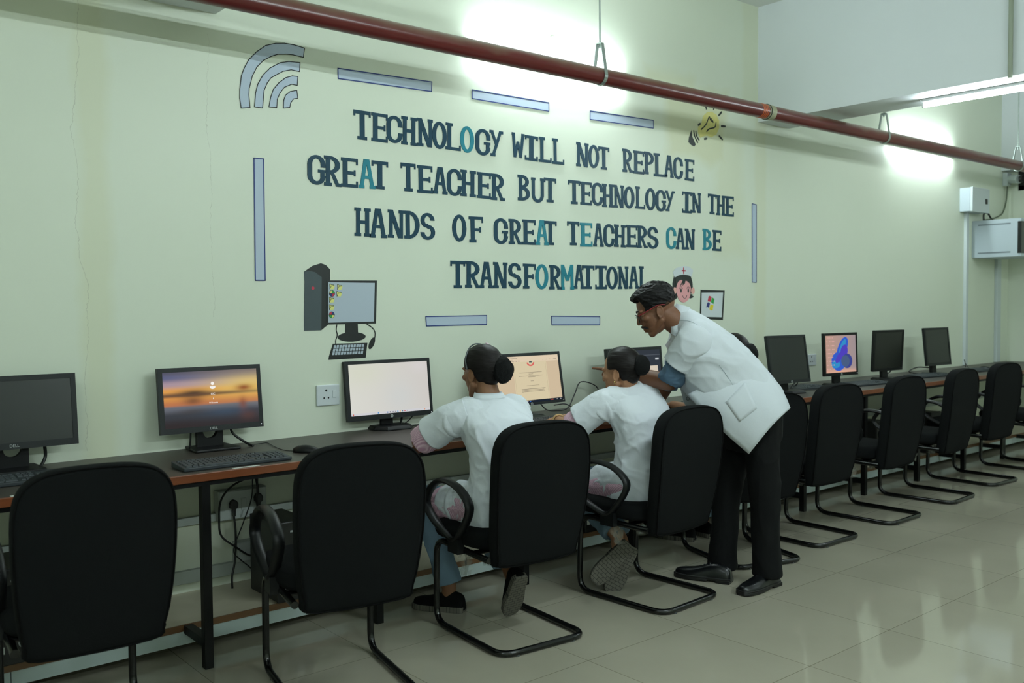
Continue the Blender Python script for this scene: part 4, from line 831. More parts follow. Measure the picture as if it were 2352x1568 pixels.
for x, lb in ((-1.285, 'black computer on the foot shelf behind the arm of the second chair'), (.56, 'black computer on the foot shelf beside the legs of the woman being taught'), (2.08, 'black computer with round logo behind the chair just past the leaning man'), (2.72, 'black computer behind the third empty chair past the leaning man'), (3.72, 'black computer on the shelf below the far socket box'), (4.6, 'farthest visible black computer on the foot shelf')):
    dup(c0, (x, -.25, .12), random.uniform(-.05, .05), lb)
# ------------------------------------------------------------------ visitor chairs
FAB = mat('black woven upholstery', (.0055, .0064, .0066), .95, spec=.12, bump=.5, bscale=900)
PIP = mat('black piping', (.002, .0022, .0022), .8, spec=.1); ARM = mat('black moulded plastic', S(16, 18, 19), .42, spec=.3, bump=.06, bscale=300)
FRM = mat('black chair tube', S(9, 10, 10), .22, var=.4, vscale=30)
def wrap_material():
    m, nt, b = _nt('crumpled clear plastic'); b.inputs['Base Color'].default_value = (.62, .62, .55, 1); b.inputs['Roughness'].default_value = .15; b.inputs['Alpha'].default_value = .11
    return m
WRAP = wrap_material()
def back_outline(n=12):
    """front view (x, z) of the backrest, counter-clockwise from the bottom left"""
    pts = [(-.165, .335), (.165, .335), (.205, .385), (.226, .52), (.235, .68), (.232, .80), (.212, .865), (.165, .905), (.08, .922), (-.08, .922), (-.165, .905), (-.212, .865), (-.232, .80), (-.235, .68), (-.226, .52), (-.205, .385)]
    return [(p.x, p.z) for p in smooth_path([(x, 0, z) for x, z in pts], 4, True)]
def back_y(z): q = (z - .335) / .585; return -.118 - .075 * q - .018 * math.sin(PI * q)
def chair(label, x, y, rz, wrap=0):
    t = thing('visitor_chair', label, 'chair', (x, y, 0), rz, 'black visitor chairs along the computer table')
    o = back_outline(); cz = .63; bx = .012
    def ring(s, dy): return [(bx + px * (1 - (1 - s) * .6), back_y(cz + (pz - cz) * s) + dy, cz + (pz - cz) * (1 - (1 - s) * .45)) for px, pz in o]
    b = MB(); b.loft([ring(.80, .0), ring(.93, -.004), ring(.985, -.014), ring(1.0, -.030), ring(1.0, -.048), ring(.985, -.062), ring(.95, -.070), ring(.85, -.073)])
    b.build('backrest', FAB, t, smooth='all')
    MB().tube([Vector(p) + Vector((0, -.001, 0)) for p in ring(.955, -.070)], .0035, 6, True).build('piping', PIP, t, smooth='all')
    s = MB(); prof = []
    def sring(sc, z): 
        n = 40; r = []
        for k in range(n):
            a = 2 * PI * k / n; c, q = math.cos(a), math.sin(a); e = .42
            px = .232 * sc * math.copysign(abs(c) ** e, c); py = .075 + .225 * sc * math.copysign(abs(q) ** e, q)
            r.append((px, py, z + (.012 * (1 - (px / .232) ** 2) if z > .42 else 0) - (.018 * max(0, (py - .2) / .1) ** 2 if z > .42 else 0)))
        return r
    s.loft([sring(.86, .398), sring(.97, .404), sring(1.0, .42), sring(1.0, .448), sring(.97, .462), sring(.85, .470)]).build('seat', FAB, t, smooth='all')
    hw, r = .211, .0135
    path = fillet([(-hw, -.165, .372), (-hw, .235, .382)], .05)
    L_ = [Vector((-hw, -.17, .372)), Vector((-hw, .245, .382)), Vector((-hw, .255, r)), Vector((-hw, -.258, r)), Vector((hw, -.258, r)), Vector((hw, .255, r)), Vector((hw, .245, .382)), Vector((hw, -.17, .372))]
    MB().tube(fillet(L_, .075, 7), r, 14).build('frame', FRM, t, smooth=True)
    c = MB(); c.tube([(-hw, .16, .386), (hw, .16, .386)], .011, 10); c.tube([(-hw, -.06, .382), (hw, -.06, .382)], .011, 10); c.build('seat_crossbars', FRM, t, smooth=True)
    for sx in (-1, 1):
        loop = smooth_path([(sx * .236, yy, zz) for yy, zz in ((.05, .418), (.135, .438), (.225, .475), (.288, .530), (.262, .588), (.205, .634), (.125, .655), (.02, .640), (-.055, .592), (-.06, .545), (-.012, .475))], 5, True)
        a = MB(); a.tube(loop, [.0125] * len(loop), 12, True)
        # flatten the section: wide across the chair, thin in the loop plane
        ctr = Vector((sx * .236, .1, .54))
        for i, p in enumerate(a.v): a.v[i] = Vector((sx * .236 + (p.x - sx * .236) * 1.75, p.y, p.z))
        a.box(sx * .236 - .016, sx * .236 + .016, .005, .085, .365, .428)
        a.build('armrest', ARM, t, smooth=True)
    k = MB()
    for sx in (-.09, .09): k.tube(fillet([(sx, .02, .385), (sx, -.15, .345), (sx, -.165, .36), (sx, -.16, .40)], .02), .012, 8, flat=(.5, 1.5))
    k.build('back_bracket', FRM, t, smooth=True)
    for gx, gy in ((-hw, .15), (hw, .15), (-.14, -.258), (.14, -.258)): MB().cyl((gx, gy, 0), .012, .012, 'z', 12).build('foot_glide', mat('worn glide', S(70, 74, 74), .6), t)
    if wrap: wrap_on(t, wrap)
    return t
def wrap_on(t, seed):
    rr = random.Random(seed)
    for (cx, cy, cz), sz, drop in (((-.16, -.10, .375), .07, .04), ((-.20, .02, .37), .035, .10), ((.13, -.15, .37), .07, .04)):
        g = MB(); n, m = 9, 8; vs = []
        for i in range(m):
            for j in range(n):
                u, v = j / (n - 1) - .5, i / (m - 1)
                p = Vector((cx + u * sz * 1.8 * (1 - .5 * v), cy + rr.uniform(-.014, .014), cz - v * drop))
                p += Vector((rr.uniform(-.005, .005), .02 * math.sin(u * 14 + i), rr.uniform(-.006, .006))); vs.append(p)
        g.add(vs, [(i * n + j, i * n + j + 1, (i + 1) * n + j + 1, (i + 1) * n + j) for i in range(m - 1) for j in range(n - 1)])
        o = g.build('plastic_wrap', WRAP, t, smooth='all')
        sd = o.modifiers.new('thick', 'SOLIDIFY'); sd.thickness = .0008
ch1 = chair('nearest empty black chair, cut by the bottom left of the photo', -2.292, -.918, -.089)
for lb, x, y, rz, wr in (('empty black chair in front of the lake-wallpaper monitor', -1.44, -1.085, -.20, 0), ('black chair of the seated woman with the headband', -.613, -1.073, -.09, 3), ('black chair of the seated woman being taught', .212, -1.131, .053, 4), ('black chair mostly hidden behind the standing man', 1.129, -.996, -.298, 5), ('empty black chair beside the standing man\'s back', 1.76, -.971, -.017, 6), ('second empty black chair past the standing man', 2.559, -.963, .022, 7), ('third empty black chair past the standing man', 3.426, -.927, .059, 8), ('fourth empty black chair past the standing man', 4.293, -.866, -.033, 0), ('farthest black chair, cut by the right edge of the photo', 5.2, -.88, 0, 0)):
    c = dup(ch1, (x, y, 0), rz, lb)
    if wr: wrap_on(c, wr)
# ------------------------------------------------------------------ people
def V3(*a): return Vector(a)
def remesh(mb, vox, smooth=4, fac=.5):
    """one continuous skin around overlapping solids"""
    me = mb.mesh('tmp'); o = D.objects.new('tmp', me); COL.objects.link(o)
    r = o.modifiers.new('r', 'REMESH'); r.mode = 'VOXEL'; r.voxel_size = vox; r.use_smooth_shade = True
    if smooth:
        s = o.modifiers.new('s', 'SMOOTH'); s.factor = fac; s.iterations = smooth
    dg = bpy.context.evaluated_depsgraph_get(); me2 = D.meshes.new_from_object(o.evaluated_get(dg))
    D.objects.remove(o); D.meshes.remove(me)
    return me2
def join(meshes, name):
    bm = bmesh.new()
    for m in meshes: bm.from_mesh(m)
    me = D.meshes.new(name); bm.to_mesh(me); bm.free()
    for m in meshes: D.meshes.remove(m)
    return me
def place(me, name, m, parent, label=None):
    me.name = name; me.materials.clear(); me.materials.append(m)
    me.polygons.foreach_set('use_smooth', [True] * len(me.polygons))
    top = parent
    while top is not None and top.parent: top = top.parent
    if top is not None: me.transform(Matrix.Translation(-top.location))
    o = D.objects.new(name, me); COL.objects.link(o); o.parent = parent
    if label: o['label'] = label
    return o
def wb(mb, name, m, parent, smooth='all', bevel=0, label=None):
    """build a part given in world coordinates under a placed thing"""
    o = mb.build(name, m, parent, smooth=smooth, bevel=bevel)
    top = parent
    while top.parent: top = top.parent
    o.data.transform(Matrix.Translation(-top.location))
    if label: o['label'] = label
    return o
def folds(me, amp, freq, axes, seed=0, focus=(), base=.4):
    """cloth folds: creases stretched along the first axis, strongest around the focus points"""
    me.update(); off = Vector((seed * 7.3, seed * 3.1, seed * 1.7)); a0, a1, a2 = [Vector(a) for a in axes]
    ns = [v.normal.copy() for v in me.vertices]
    for v, n in zip(me.vertices, ns):
        p = v.co; q = Vector((p.dot(a0) * .28, p.dot(a1), p.dot(a2))) * freq + off
        w_ = Vector((noise.noise(p * 4 + off), noise.noise(p * 4 - off), 0)) * .5
        r = 1 - abs(noise.noise(q + w_)) * 2.2; r = max(0, r) ** 2
        r2 = 1 - abs(noise.noise(q * 2.3 + w_ + Vector((9, 4, 1)))) * 2.2; r2 = max(0, r2) ** 2
        k = base + sum(g * math.exp(-((p - Vector(c)).length / rad) ** 2) for c, rad, g in focus)
        v.co = p + n * (amp * k * (r + .45 * r2 - .35))
    me.update()
def ring(c, S_, F_, a, b, e=2.2, n=28):
    r = []
    for k in range(n):
        t = 2 * PI * k / n; ct, st = math.cos(t), math.sin(t)
        r.append(Vector(c) + S_ * (a * math.copysign(abs(ct) ** (2 / e), ct)) + F_ * (b * math.copysign(abs(st) ** (2 / e), st)))
    return r
def spline_rings(rows, sub=3):
    """rows of tuples of floats/vectors interpolated with Catmull-Rom"""
    out = []; m = len(rows)
    def cr(p0, p1, p2, p3, t): return .5 * ((2 * p1) + (p2 - p0) * t + (2 * p0 - 5 * p1 + 4 * p2 - p3) * t * t + (3 * p1 - p0 - 3 * p2 + p3) * t ** 3)
    for i in range(m - 1):
        p0, p1, p2, p3 = rows[max(i - 1, 0)], rows[i], rows[i + 1], rows[min(i + 2, m - 1)]
        for k in range(sub): out.append(tuple(cr(a, b, c, d, k / sub) for a, b, c, d in zip(p0, p1, p2, p3)))
    out.append(rows[-1]); return out
def skin_mat(name, c):
    m = mat(name, c, .5, spec=.35, bump=.12, bscale=260, var=.10, vscale=22)
    b = m.node_tree.nodes['Principled BSDF']; b.inputs['Subsurface Weight'].default_value = .06; b.inputs['Subsurface Radius'].default_value = (.012, .005, .003); return m
def hair_mat(name, c, rough=.45):
    if name in MATS: return MATS[name]
    m, nt, b = _nt(name); L = nt.links.new
    b.inputs['Base Color'].default_value = (*c, 1); b.inputs['Roughness'].default_value = rough; b.inputs['Specular IOR Level'].default_value = .16
    tc = nt.nodes.new('ShaderNodeTexCoord'); mp = nt.nodes.new('ShaderNodeMapping'); mp.inputs['Scale'].default_value = (30, 12, 260)
    n = nt.nodes.new('ShaderNodeTexNoise'); n.inputs['Scale'].default_value = 1; n.inputs['Detail'].default_value = 3; L(tc.outputs['Object'], mp.inputs[0]); L(mp.outputs[0], n.inputs[0])
    bp = nt.nodes.new('ShaderNodeBump'); bp.inputs['Strength'].default_value = .55; bp.inputs['Distance'].default_value = .004; L(n.outputs['Fac'], bp.inputs['Height']); L(bp.outputs[0], b.inputs['Normal'])
    MATS[name] = m; return m
def stripe_mat(name, c0, c1, per):
    if name in MATS: return MATS[name]
    m, nt, b = _nt(name); L = nt.links.new
    tc = nt.nodes.new('ShaderNodeTexCoord'); w_ = nt.nodes.new('ShaderNodeTexWave'); w_.wave_type = 'BANDS'; w_.bands_direction = 'DIAGONAL'; w_.inputs['Scale'].default_value = per; L(tc.outputs['Object'], w_.inputs[0])
    mx = nt.nodes.new('ShaderNodeMix'); mx.data_type = 'RGBA'; mx.inputs['A'].default_value = (*c0, 1); mx.inputs['B'].default_value = (*c1, 1); L(w_.outputs['Fac'], mx.inputs['Factor']); L(mx.outputs['Result'], b.inputs['Base Color'])
    b.inputs['Roughness'].default_value = .85; MATS[name] = m; return m
COAT = mat('white cotton coat', (.68, .72, .765), .8, spec=.2, bump=.25, bscale=60, var=.02, vscale=5)
COATM = mat('bright white cotton coat', (.59, .63, .67), .8, spec=.2, bump=.2, bscale=50, var=.02, vscale=5)
PINKS = stripe_mat('pink striped cotton', S(222, 190, 204), S(186, 140, 164), 60)
BLUET = mat('light blue trousers', S(112, 136, 156), .85, spec=.15, bump=.3, bscale=60, var=.06, vscale=10)
SHOEB = mat('black canvas shoe', S(9, 10, 10), .8, spec=.15); SOLE = None
def sole_mat():
    m, nt, b = _nt('grey patterned rubber'); L = nt.links.new
    tc = nt.nodes.new('ShaderNodeTexCoord'); br = nt.nodes.new('ShaderNodeTexBrick'); br.inputs['Scale'].default_value = 1; br.inputs['Brick Width'].default_value = .028; br.inputs['Row Height'].default_value = .016; br.inputs['Mortar Size'].default_value = .0013
    br.inputs['Color1'].default_value = (*S(98, 95, 86), 1); br.inputs['Color2'].default_value = (*S(92, 89, 80), 1); br.inputs['Mortar'].default_value = (*S(52, 51, 47), 1)
    L(tc.outputs['Object'], br.inputs['Vector']); L(br.outputs['Color'], b.inputs['Base Color']); b.inputs['Roughness'].default_value = .8; return m
SOLE = sole_mat()
BLACKHAIR = hair_mat('black hair', (.008, .0065, .006)); NET = mat('black net scrunchie', (.005, .0055, .0055), .85, spec=.2, bump=.9, bscale=500)
EYEW = mat('eye white', S(190, 185, 178), .25); IRIS = mat('dark iris', S(25, 16, 12), .15); LIP = None

def basis(F, U):
    F = Vector(F).normalized(); U = Vector(U); S_ = F.cross(U).normalized(); U = S_.cross(F).normalized()
    return S_, F, U        # right, front, up
def frame(c, F, U, k=1):
    S_, F, U = basis(F, U); c = Vector(c)
    return Matrix(((S_.x * k, F.x * k, U.x * k, c.x), (S_.y * k, F.y * k, U.y * k, c.y), (S_.z * k, F.z * k, U.z * k, c.z), (0, 0, 0, 1)))
def xf(mb, M, start=0):
    for i in range(start, len(mb.v)): mb.v[i] = M @ mb.v[i]
    return mb
def rotx(a): return Matrix.Rotation(a, 3, 'X')
def head_mb(male=True):
    """local head: x right, y front, z up, origin between the ears"""
    h = MB(); j = 1 if male else .93
    h.ell((0, -.012, .035), (.074, .094, .083), nu=28, nv=18)
    h.ell((0, .030, -.022), (.061, .058, .085), nu=24, nv=16)
    h.ell((0, .034, -.068), (.052 * j, .050, .040), nu=20, nv=12)
    h.ell((0, .062, -.096), (.022 * j, .019, .018)); h.ell((0, .050, -.085), (.037 * j, .03, .024))
    for s in (-1, 1):
        h.cap((s * .058, .0, -.052), (s * .018, .062, -.098), .017 * j, .016 * j)
        h.ell((s * .042, .060, -.016), (.022, .022, .018)); h.ell((s * .028, .073, .024), (.026, .014, .010))
        h.ell((s * .0118, .089, -.031), (.0080, .0095, .0072)); h.ell((s * .030, .0685, .003), (.017, .0145, .012))
        # ear : a rim around a shallow cup, leaning back
        E_ = [Vector((s * (.0725 + .007 * (.5 - .5 * math.cos(a + .5))), -.010 - .0145 * math.cos(a) - .005 * math.sin(a), -.012 + .0265 * math.sin(a))) for a in [2 * PI * k / 20 for k in range(20)]]
        h.tube(E_, .0040, 8, True); h.ell((s * .0715, -.010, -.012), (.005, .013, .024)); h.ell((s * .073, .000, -.036), (.0045, .007, .008)); h.ell((s * .074, .002, -.012), (.004, .005, .007))
    h.cap((0, .082, .018), (0, .100, -.022), .0078, .0112); h.ell((0, .1015, -.027), (.0108, .0098, .0092))
    h.ell((0, .082, -.062), (.023, .014, .0075)); h.ell((0, .080, -.0735), (.020, .0135, .0085)); h.ell((0, .076, -.046), (.024, .018, .014))
    return h
def hair_shell(fn, nu=56, nv=40):
    """closed shell around the skull; fn(direction) gives the hair thickness, negative where skin shows"""
    h = MB(); c = Vector((0, -.012, .035)); vs = []; fs = []
    for i in range(nv + 1):
        th = PI * i / nv
        for k in range(nu):
            ph = 2 * PI * k / nu; d = Vector((math.sin(th) * math.cos(ph), math.sin(th) * math.sin(ph), math.cos(th)))
            t = fn(d); vs.append(c + Vector((d.x * (.074 + t), d.y * (.094 + t), d.z * (.083 + t))))
    for i in range(nv):
        for k in range(nu):
            q = (k + 1) % nu; fs.append((i * nu + k, (i + 1) * nu + k, (i + 1) * nu + q, i * nu + q))
    h.add(vs, fs); return h
def sstep(a, b, x): t = max(0, min(1, (x - a) / (b - a))); return t * t * (3 - 2 * t)
def hand_mb(pose='flat', side=1):
    """local hand: wrist at origin, fingers along +y, back of the hand +z, thumb towards side*x"""
    h = MB()
    h.cap((0, -.012, 0), (0, .018, 0), .020, .024, sc=(.78, 1.25)) 
    h.ell((0, .052, 0), (.041, .046, .0155), nu=18, nv=10); h.ell((side * .018, .03, -.006), (.018, .032, .014)); h.ell((-side * .022, .035, -.004), (.014, .035, .012))
    lens = ((.026, .022, .019), (.030, .025, .020), (.028, .023, .019), (.021, .017, .016))
    for i in range(4):
        x = side * (.031 - i * .0205); base = Vector((x, .088 - abs(i - 1.2) * .004, 0)); a = {'flat': (-.25, -.35, -.2), 'type': (-.25, -.75, -.45), 'point': (0, -.05, -.03) if i == 0 else (-1.25, -1.5, -1.0), 'grip': (-.8, -1.0, -.7)}[pose]
        ang = 0; p = base; sp = side * (.06 - i * .045); rad = (.0088, .0080, .0073, .0066) if i != 3 else (.0078, .0070, .0064, .0058)
        h.cap((x * .72, .05, -.001), base, .011, .0098)
        for k, L_ in enumerate(lens[i]):
            ang += a[k]; d = Vector((math.sin(sp) * math.cos(ang), math.cos(ang) * math.cos(sp), math.sin(ang)))
            q = p + d * L_; h.cap(p, q, rad[k], rad[k + 1]); p = q
    t0 = Vector((side * .026, .022, -.006)); t1 = t0 + Vector((side * .024, .026, -.010)); t2 = t1 + Vector((side * .010, .028, -.006)); t3 = t2 + Vector((side * -.002, .022, -.004))
    if pose in ('point', 'grip'): t1 = t0 + Vector((side * .012, .028, -.018)); t2 = t1 + Vector((-side * .012, .024, -.012)); t3 = t2 + Vector((-side * .014, .016, -.004))
    h.cap(t0, t1, .0135, .011); h.cap(t1, t2, .0105, .0092); h.cap(t2, t3, .009, .0075)
    return h
def hand(wrist, d, back, side, pose, k=1):
    M = frame(wrist, d, back, k); return remesh(xf(hand_mb(pose, side), M), .0026, 2)
def shoe(parent, heel, toe, up, m, sole_m, L_=.26, wd=.046, dress=False, name='shoe'):
    """shoe from the heel's sole point towards the toe's sole point"""
    heel, toe = Vector(heel), Vector(toe); F = (toe - heel).normalized(); M = frame(heel, F, up)
    hz = .022 if dress else .026
    prof = ((-.012, .55, .055), (0, .72, .068), (.03, .80, .078), (.06, .80, .082), (.09, .83, .075), (.12, .92, .062), (.15, 1.0, .052), (.18, 1.0, .046), (.21, .92, .042), (.235, .72, .036), (.25, .42, .028))
    u = MB(); rings = []
    for t, wv, hh in prof:
        y = t / .25 * (L_ - .012); w_ = wd * wv; r = []
        for k in range(20):
            a = 2 * PI * k / 20; c, s_ = math.cos(a), math.sin(a)
            r.append((w_ * math.copysign(abs(c) ** .75, c), y + (.004 * s_), hz * .5 + (hh if s_ > 0 else .006) * (s_ if s_ > 0 else s_)))
        rings.append(r)
    u.loft(rings)
    sh = u.build(name, m, parent, smooth='all'); sh.modifiers.new('sub', 'SUBSURF').levels = 1; sh.modifiers['sub'].render_levels = 2
    so = MB(); out = []
    for t, wv, hh in prof: out.append((wd * (wv * 1.06), t / .25 * (L_ - .008) + .002))
    poly = [(x, y) for x, y in out] + [(-x, y) for x, y in out[::-1]]
    if dress:
        so.prism_z(poly, .016, .026); hp = [(x, y) for x, y in poly if y < .075 * L_ / .25 + .005]
        so.prism_z([(-wd * .78, -.01), (wd * .78, -.01), (wd * .8, .062), (-wd * .8, .062)], 0, .018); so.prism_z([(x, y) for x, y in poly if y > .085], .003, .017)
    else: so.prism_z(poly, 0, hz)
    sl_ = so.build('sole', sole_m, sh, bevel=.003)
    sh.matrix_basis = Matrix.Translation(-parent.location) @ M if parent else M
    if dress:
        lc = MB()
        for k in range(4): lc.tube([(-.016, .095 + k * .016, .070 - k * .006 + hz * .5), (0, .098 + k * .016, .078 - k * .006 + hz * .5), (.016, .095 + k * .016, .070 - k * .006 + hz * .5)], .0028, 6)
        lc.build('laces', m if dress else SHOEB, sh, smooth='all')
    return sh
def woman_hair(d):
    """hair drawn back from the face, covering the nape"""
    face = sstep(.42, .66, d.y) * (1 - sstep(.62, .84, d.z))
    side = sstep(-.12, -.36, d.z) * sstep(-.18, .16, d.y)           # cheeks and the front of the ears
    k = max(face, side)
    n_ = .0022 * noise.noise(Vector((d.x * 5, d.z * 9, d.y * 2.5)))
    return .012 * (1 - k) - .030 * k + n_ * (1 - k)
def seated_woman(label, x, y, yaw, head_yaw, head_pitch, skin, feet, elbows, wrists, poses, opts, group=None):
    root = thing('person', label, 'person', (x, y, 0), 0, group)
    R_ = Matrix.Translation((x, y, 0)) @ Matrix.Rotation(yaw, 4, 'Z'); Rm = R_.to_3x3()
    G = lambda *p: R_ @ Vector(p); FW = Rm @ Vector((0, 1, 0)); RT = Rm @ Vector((1, 0, 0)); UP = Vector((0, 0, 1))
    # --- head
    hc = G(*opts.get('head', (0, .135, 1.105))); HF = Matrix.Rotation(head_yaw, 3, 'Z') @ (Matrix.Rotation(-head_pitch, 3, RT) @ FW); hk = opts.get('hk', .97)
    HU = (Matrix.Rotation(head_yaw, 3, 'Z') @ (Matrix.Rotation(-head_pitch, 3, RT) @ UP)); HM = frame(hc, HF, HU, hk)
    sk = skin_mat(*skin)
    hmesh = head_mb(False); xf(hmesh, HM); nb = G(0, .085, .985)
    hmesh.cap(nb, HM @ Vector((0, -.022, -.045)), .052, .046, n=18)
    head = remesh(hmesh, .0032, 6)
    # --- body under the clothes, with arms and legs in one skin
    b = MB()
    tr = [(G(0, .0, .50), .15, .10), (G(0, 0, .60), .145, .095), (G(0, 0, .70), .125, .085), (G(0, .015, .80), .13, .09), (G(0, .05, .90), .14, .085), (G(0, .08, .965), .10, .06), (G(0, .09, 1.0), .05, .05)]
    b.loft([ring(c, RT, FW, a, q) for c, a, q in spline_rings(tr)])
    arms = []
    for s, i in ((-1, 0), (1, 1)):
        sh_ = G(s * .155, .075, .935); el = G(*elbows[i]); wr = G(*wrists[i]); arms.append((sh_, el, wr))
        b.cap(sh_, el, .045, .037); b.cap(el, wr, .038, .025)
    for s, (kn, an, heel, toe, up) in zip((-1, 1), feet):
        b.cap(G(s * .085, .0, .535), G(*kn), .075, .052); b.cap(G(*kn), G(*an), .05, .034); b.cap(G(*an), (G(*heel) * .7 + G(*toe) * .3) + Vector(up) * .03, .034, .03)
    body = remesh(b, .0065, 3)
    hands = []
    for i, s in ((0, -1), (1, 1)):
        d = arms[i][2] - arms[i][1]; d = Vector((d.x, d.y, d.z * .3)).normalized() * 1.0
        hands.append(hand(arms[i][2], d + Vector((0, 0, opts.get('droop', -.12))), UP, -s, poses[i], .93))
    place(join([head, body] + hands, 'body'), 'body', sk, root)
    for s in (-1, 1):
        e = MB().ell(HM @ Vector((s * .030, .0765, .002)), (.0095, .0082, .0045)); wb(e, 'eye', EYEW, root)
    # --- hair with bun
    hr = hair_shell(woman_hair); hr.ell((0, -.060, -.014), (.052, .038, .050), nu=24, nv=14); xf(hr, HM); hs = remesh(hr, .004, 2)
    hair = place(hs, 'hair', BLACKHAIR, root)
    bc, br_ = opts.get('bun', ((.005, -.118, .010), (.048, .040, .058)))
    bn = MB().ell(bc, br_, nu=28, nv=18); bn.ell((bc[0], bc[1] + .02, bc[2] + .0), (br_[0] * .8, br_[1], br_[2] * .8)); xf(bn, HM)
    bnm = remesh(bn, .004, 3); folds(bnm, .004, 26, (UP, RT, FW), 3, (), 1)
    place(bnm, 'bun_net', NET, hair)
    if opts.get('band'):
        pts = []
        for k in range(19):
            a = -1.75 + 3.5 * k / 18; pts.append(HM @ Vector((.0885 * math.sin(a) * (1 if abs(a) < 1.5 else .97), .022 - .012 * abs(a), .035 + .0975 * math.cos(a) - .0)))
        wb(MB().tube(smooth_path(pts, 3), .0032, 8), 'hair_band', mat('grey hair band', S(70, 76, 80), .25), root)
        wb(MB().tube([HM @ Vector((.02, -.02, .131)), HM @ Vector((.045, -.015, .123))], .004, 6), 'hair_clip', mat('silver pink clip', S(215, 190, 200), .3), root)
    if opts.get('earring'):
        wb(MB().ell(HM @ Vector((-.078, .000, -.042)), (.0045, .0045, .0045)).ell(HM @ Vector((-.0785, -.001, -.050)), (.003, .003, .004)), 'earring', mat('gold', S(235, 205, 140), .25, .9), root)
    # --- coat
    c = MB()
    rows = [(G(0, .0, .452), .19, .15), (G(0, .0, .50), .193, .148), (G(0, -.003, .57), .180, .135), (G(0, -.010, .66), .158, .112), (G(0, -.004, .76), .160, .112), (G(0, .02, .84), .172, .118), (G(0, .045, .90), .182, .112), (G(0, .068, .945), .170, .095), (G(0, .078, .972), .118, .075), (G(0, .084, .992), .074, .063), (G(0, .088, 1.000), .055, .05)]
    c.loft([ring(p, RT, FW, a, q, 2.35) for p, a, q in spline_rings(rows)])
    SV = opts.get('sleeve', .72); sleeves = []
    for i, s in ((0, -1), (1, 1)):
        sh_, el, wr = arms[i]
        c.cap(sh_ + RT * s * -.035 + UP * -.006, sh_ + (el - sh_) * .22, .074, .073, n=20)
        sl_ = MB(); ax = smooth_path([sh_ + RT * s * -.03 - UP * .004, sh_ + (el - sh_) * .2, sh_ + (el - sh_) * SV * .6, sh_ + (el - sh_) * SV], 4)
        sl_.tube(ax, [.070 + .006 * (k / 12) for k in range(len(ax))], 24, caps=False); sleeves.append(sl_)
    for s, ft in zip((-1, 1), feet):     # skirt of the coat over the thighs
        kn = G(*ft[0]); hp = G(s * .09, .0, .545); c.cap(hp, hp + (kn - hp) * opts.get('skirt', .5), .102, .094, n=18)
    cm = remesh(c, .007, 3)
    diag = (RT * .8 - UP * .55).normalized()
    folds(cm, .010, 9, (diag, diag.cross(FW), FW), opts.get('seed', 1), [(G(-.14, .06, .84), .12, .9), (G(.14, .06, .84), .12, .9), (G(-.08, -.05, .68), .15, .7), (G(.08, -.05, .68), .15, .7), (G(-.10, .14, .55), .12, .9)], .30)
    coat = place(cm, 'lab_coat', COAT, root)
    for sl_ in sleeves:
        me_ = sl_.mesh('t'); o = D.objects.new('t', me_); COL.objects.link(o); ss = o.modifiers.new('s', 'SUBSURF'); ss.levels = 2
        dg = bpy.context.evaluated_depsgraph_get(); m2_ = D.meshes.new_from_object(o.evaluated_get(dg)); D.objects.remove(o)
        folds(m2_, .008, 7, ((RT * .5 + UP * .6 + FW * .5), UP, FW), opts.get('seed', 1) + 4, (), .7)
        o = place(m2_, 'sleeve', COAT, coat); sd = o.modifiers.new('thick', 'SOLIDIFY'); sd.thickness = .003
    wb(MB().tube([G(0, -.125 + .0, .46), G(0, -.122, .55), G(0, -.125, .66), G(0, -.118, .76), G(0, -.095, .86)], .0012, 5), 'back_seam', mat('coat seam shadow thread', S(150, 166, 172), .9), coat)
    col = MB()
    rb, rr, rt, ri = [ring(G(0, yy, zz), RT, FW, a_, b_, 2.1, 28) for yy, zz, a_, b_ in ((.084, .992, .075, .064), (.088, 1.004, .069, .061), (.093, 1.014, .061, .057), (.093, 1.010, .056, .052))]
    col.loft([rb, rr, rt, ri], caps=False)
    wb(col, 'collar', COAT, root)
    # --- pink striped shirt showing at the cuffs and hem
    p_ = MB()
    for i in (0, 1):
        sh_, el, wr = arms[i]; a = sh_ + (el - sh_) * .55; p_.tube([a, sh_ + (el - sh_) * .75, sh_ + (el - sh_) * .88, sh_ + (el - sh_) * 1.0], [.058, .062, .064, .060], 18)
    p_.loft([ring(q_, RT, FW, a_, b_, 2.3) for q_, a_, b_ in ((G(0, .0, .455), .185, .15), (G(0, .0, .50), .18, .14))])
    hp = G(-.11, .02, .53); p_.cap(hp, hp + (G(*feet[0][0]) - hp) * (opts.get('skirt', .5) + .14), .088, .080)
    pm = remesh(p_, .006, 2); folds(pm, .005, 12, (RT, FW, UP), 5, (), .6); place(pm, 'striped_shirt', PINKS, root)
    # --- trousers
    t = MB(); t.loft([ring(q_, RT, FW, a_, b_) for q_, a_, b_ in ((G(0, .0, .462), .165, .12), (G(0, 0, .52), .17, .125), (G(0, 0, .60), .15, .1))])
    for s, (kn, an, heel, toe, up) in zip((-1, 1), feet):
        kn, an = G(*kn), G(*an); cut = opts.get('hem', .94); t.cap(G(s * .09, .0, .54), kn, .084, .066, n=18); t.tube([kn, kn + (an - kn) * .35, kn + (an - kn) * .7, kn + (an - kn) * cut], [.064, .060, .058, .062], 18)
    tm = remesh(t, .007, 3); folds(tm, .008, 9, (UP, RT, FW), 8, (), .8); place(tm, 'trousers', BLUET, root)
    for kn, an, heel, toe, up in feet: shoe(root, G(*heel), G(*toe), Vector(up), SHOEB, SOLE, .25)
    return root, HM, arms
SK1 = ('brown skin of the woman with the headband', (.22, .105, .055)); SK2 = ('light brown skin of the woman being taught', (.33, .165, .09)); SK3 = ('brown skin of the hidden woman', (.22, .11, .06)); SKT = ('deep brown skin of the man', (.17, .075, .04))
UPV = (0, 0, 1)
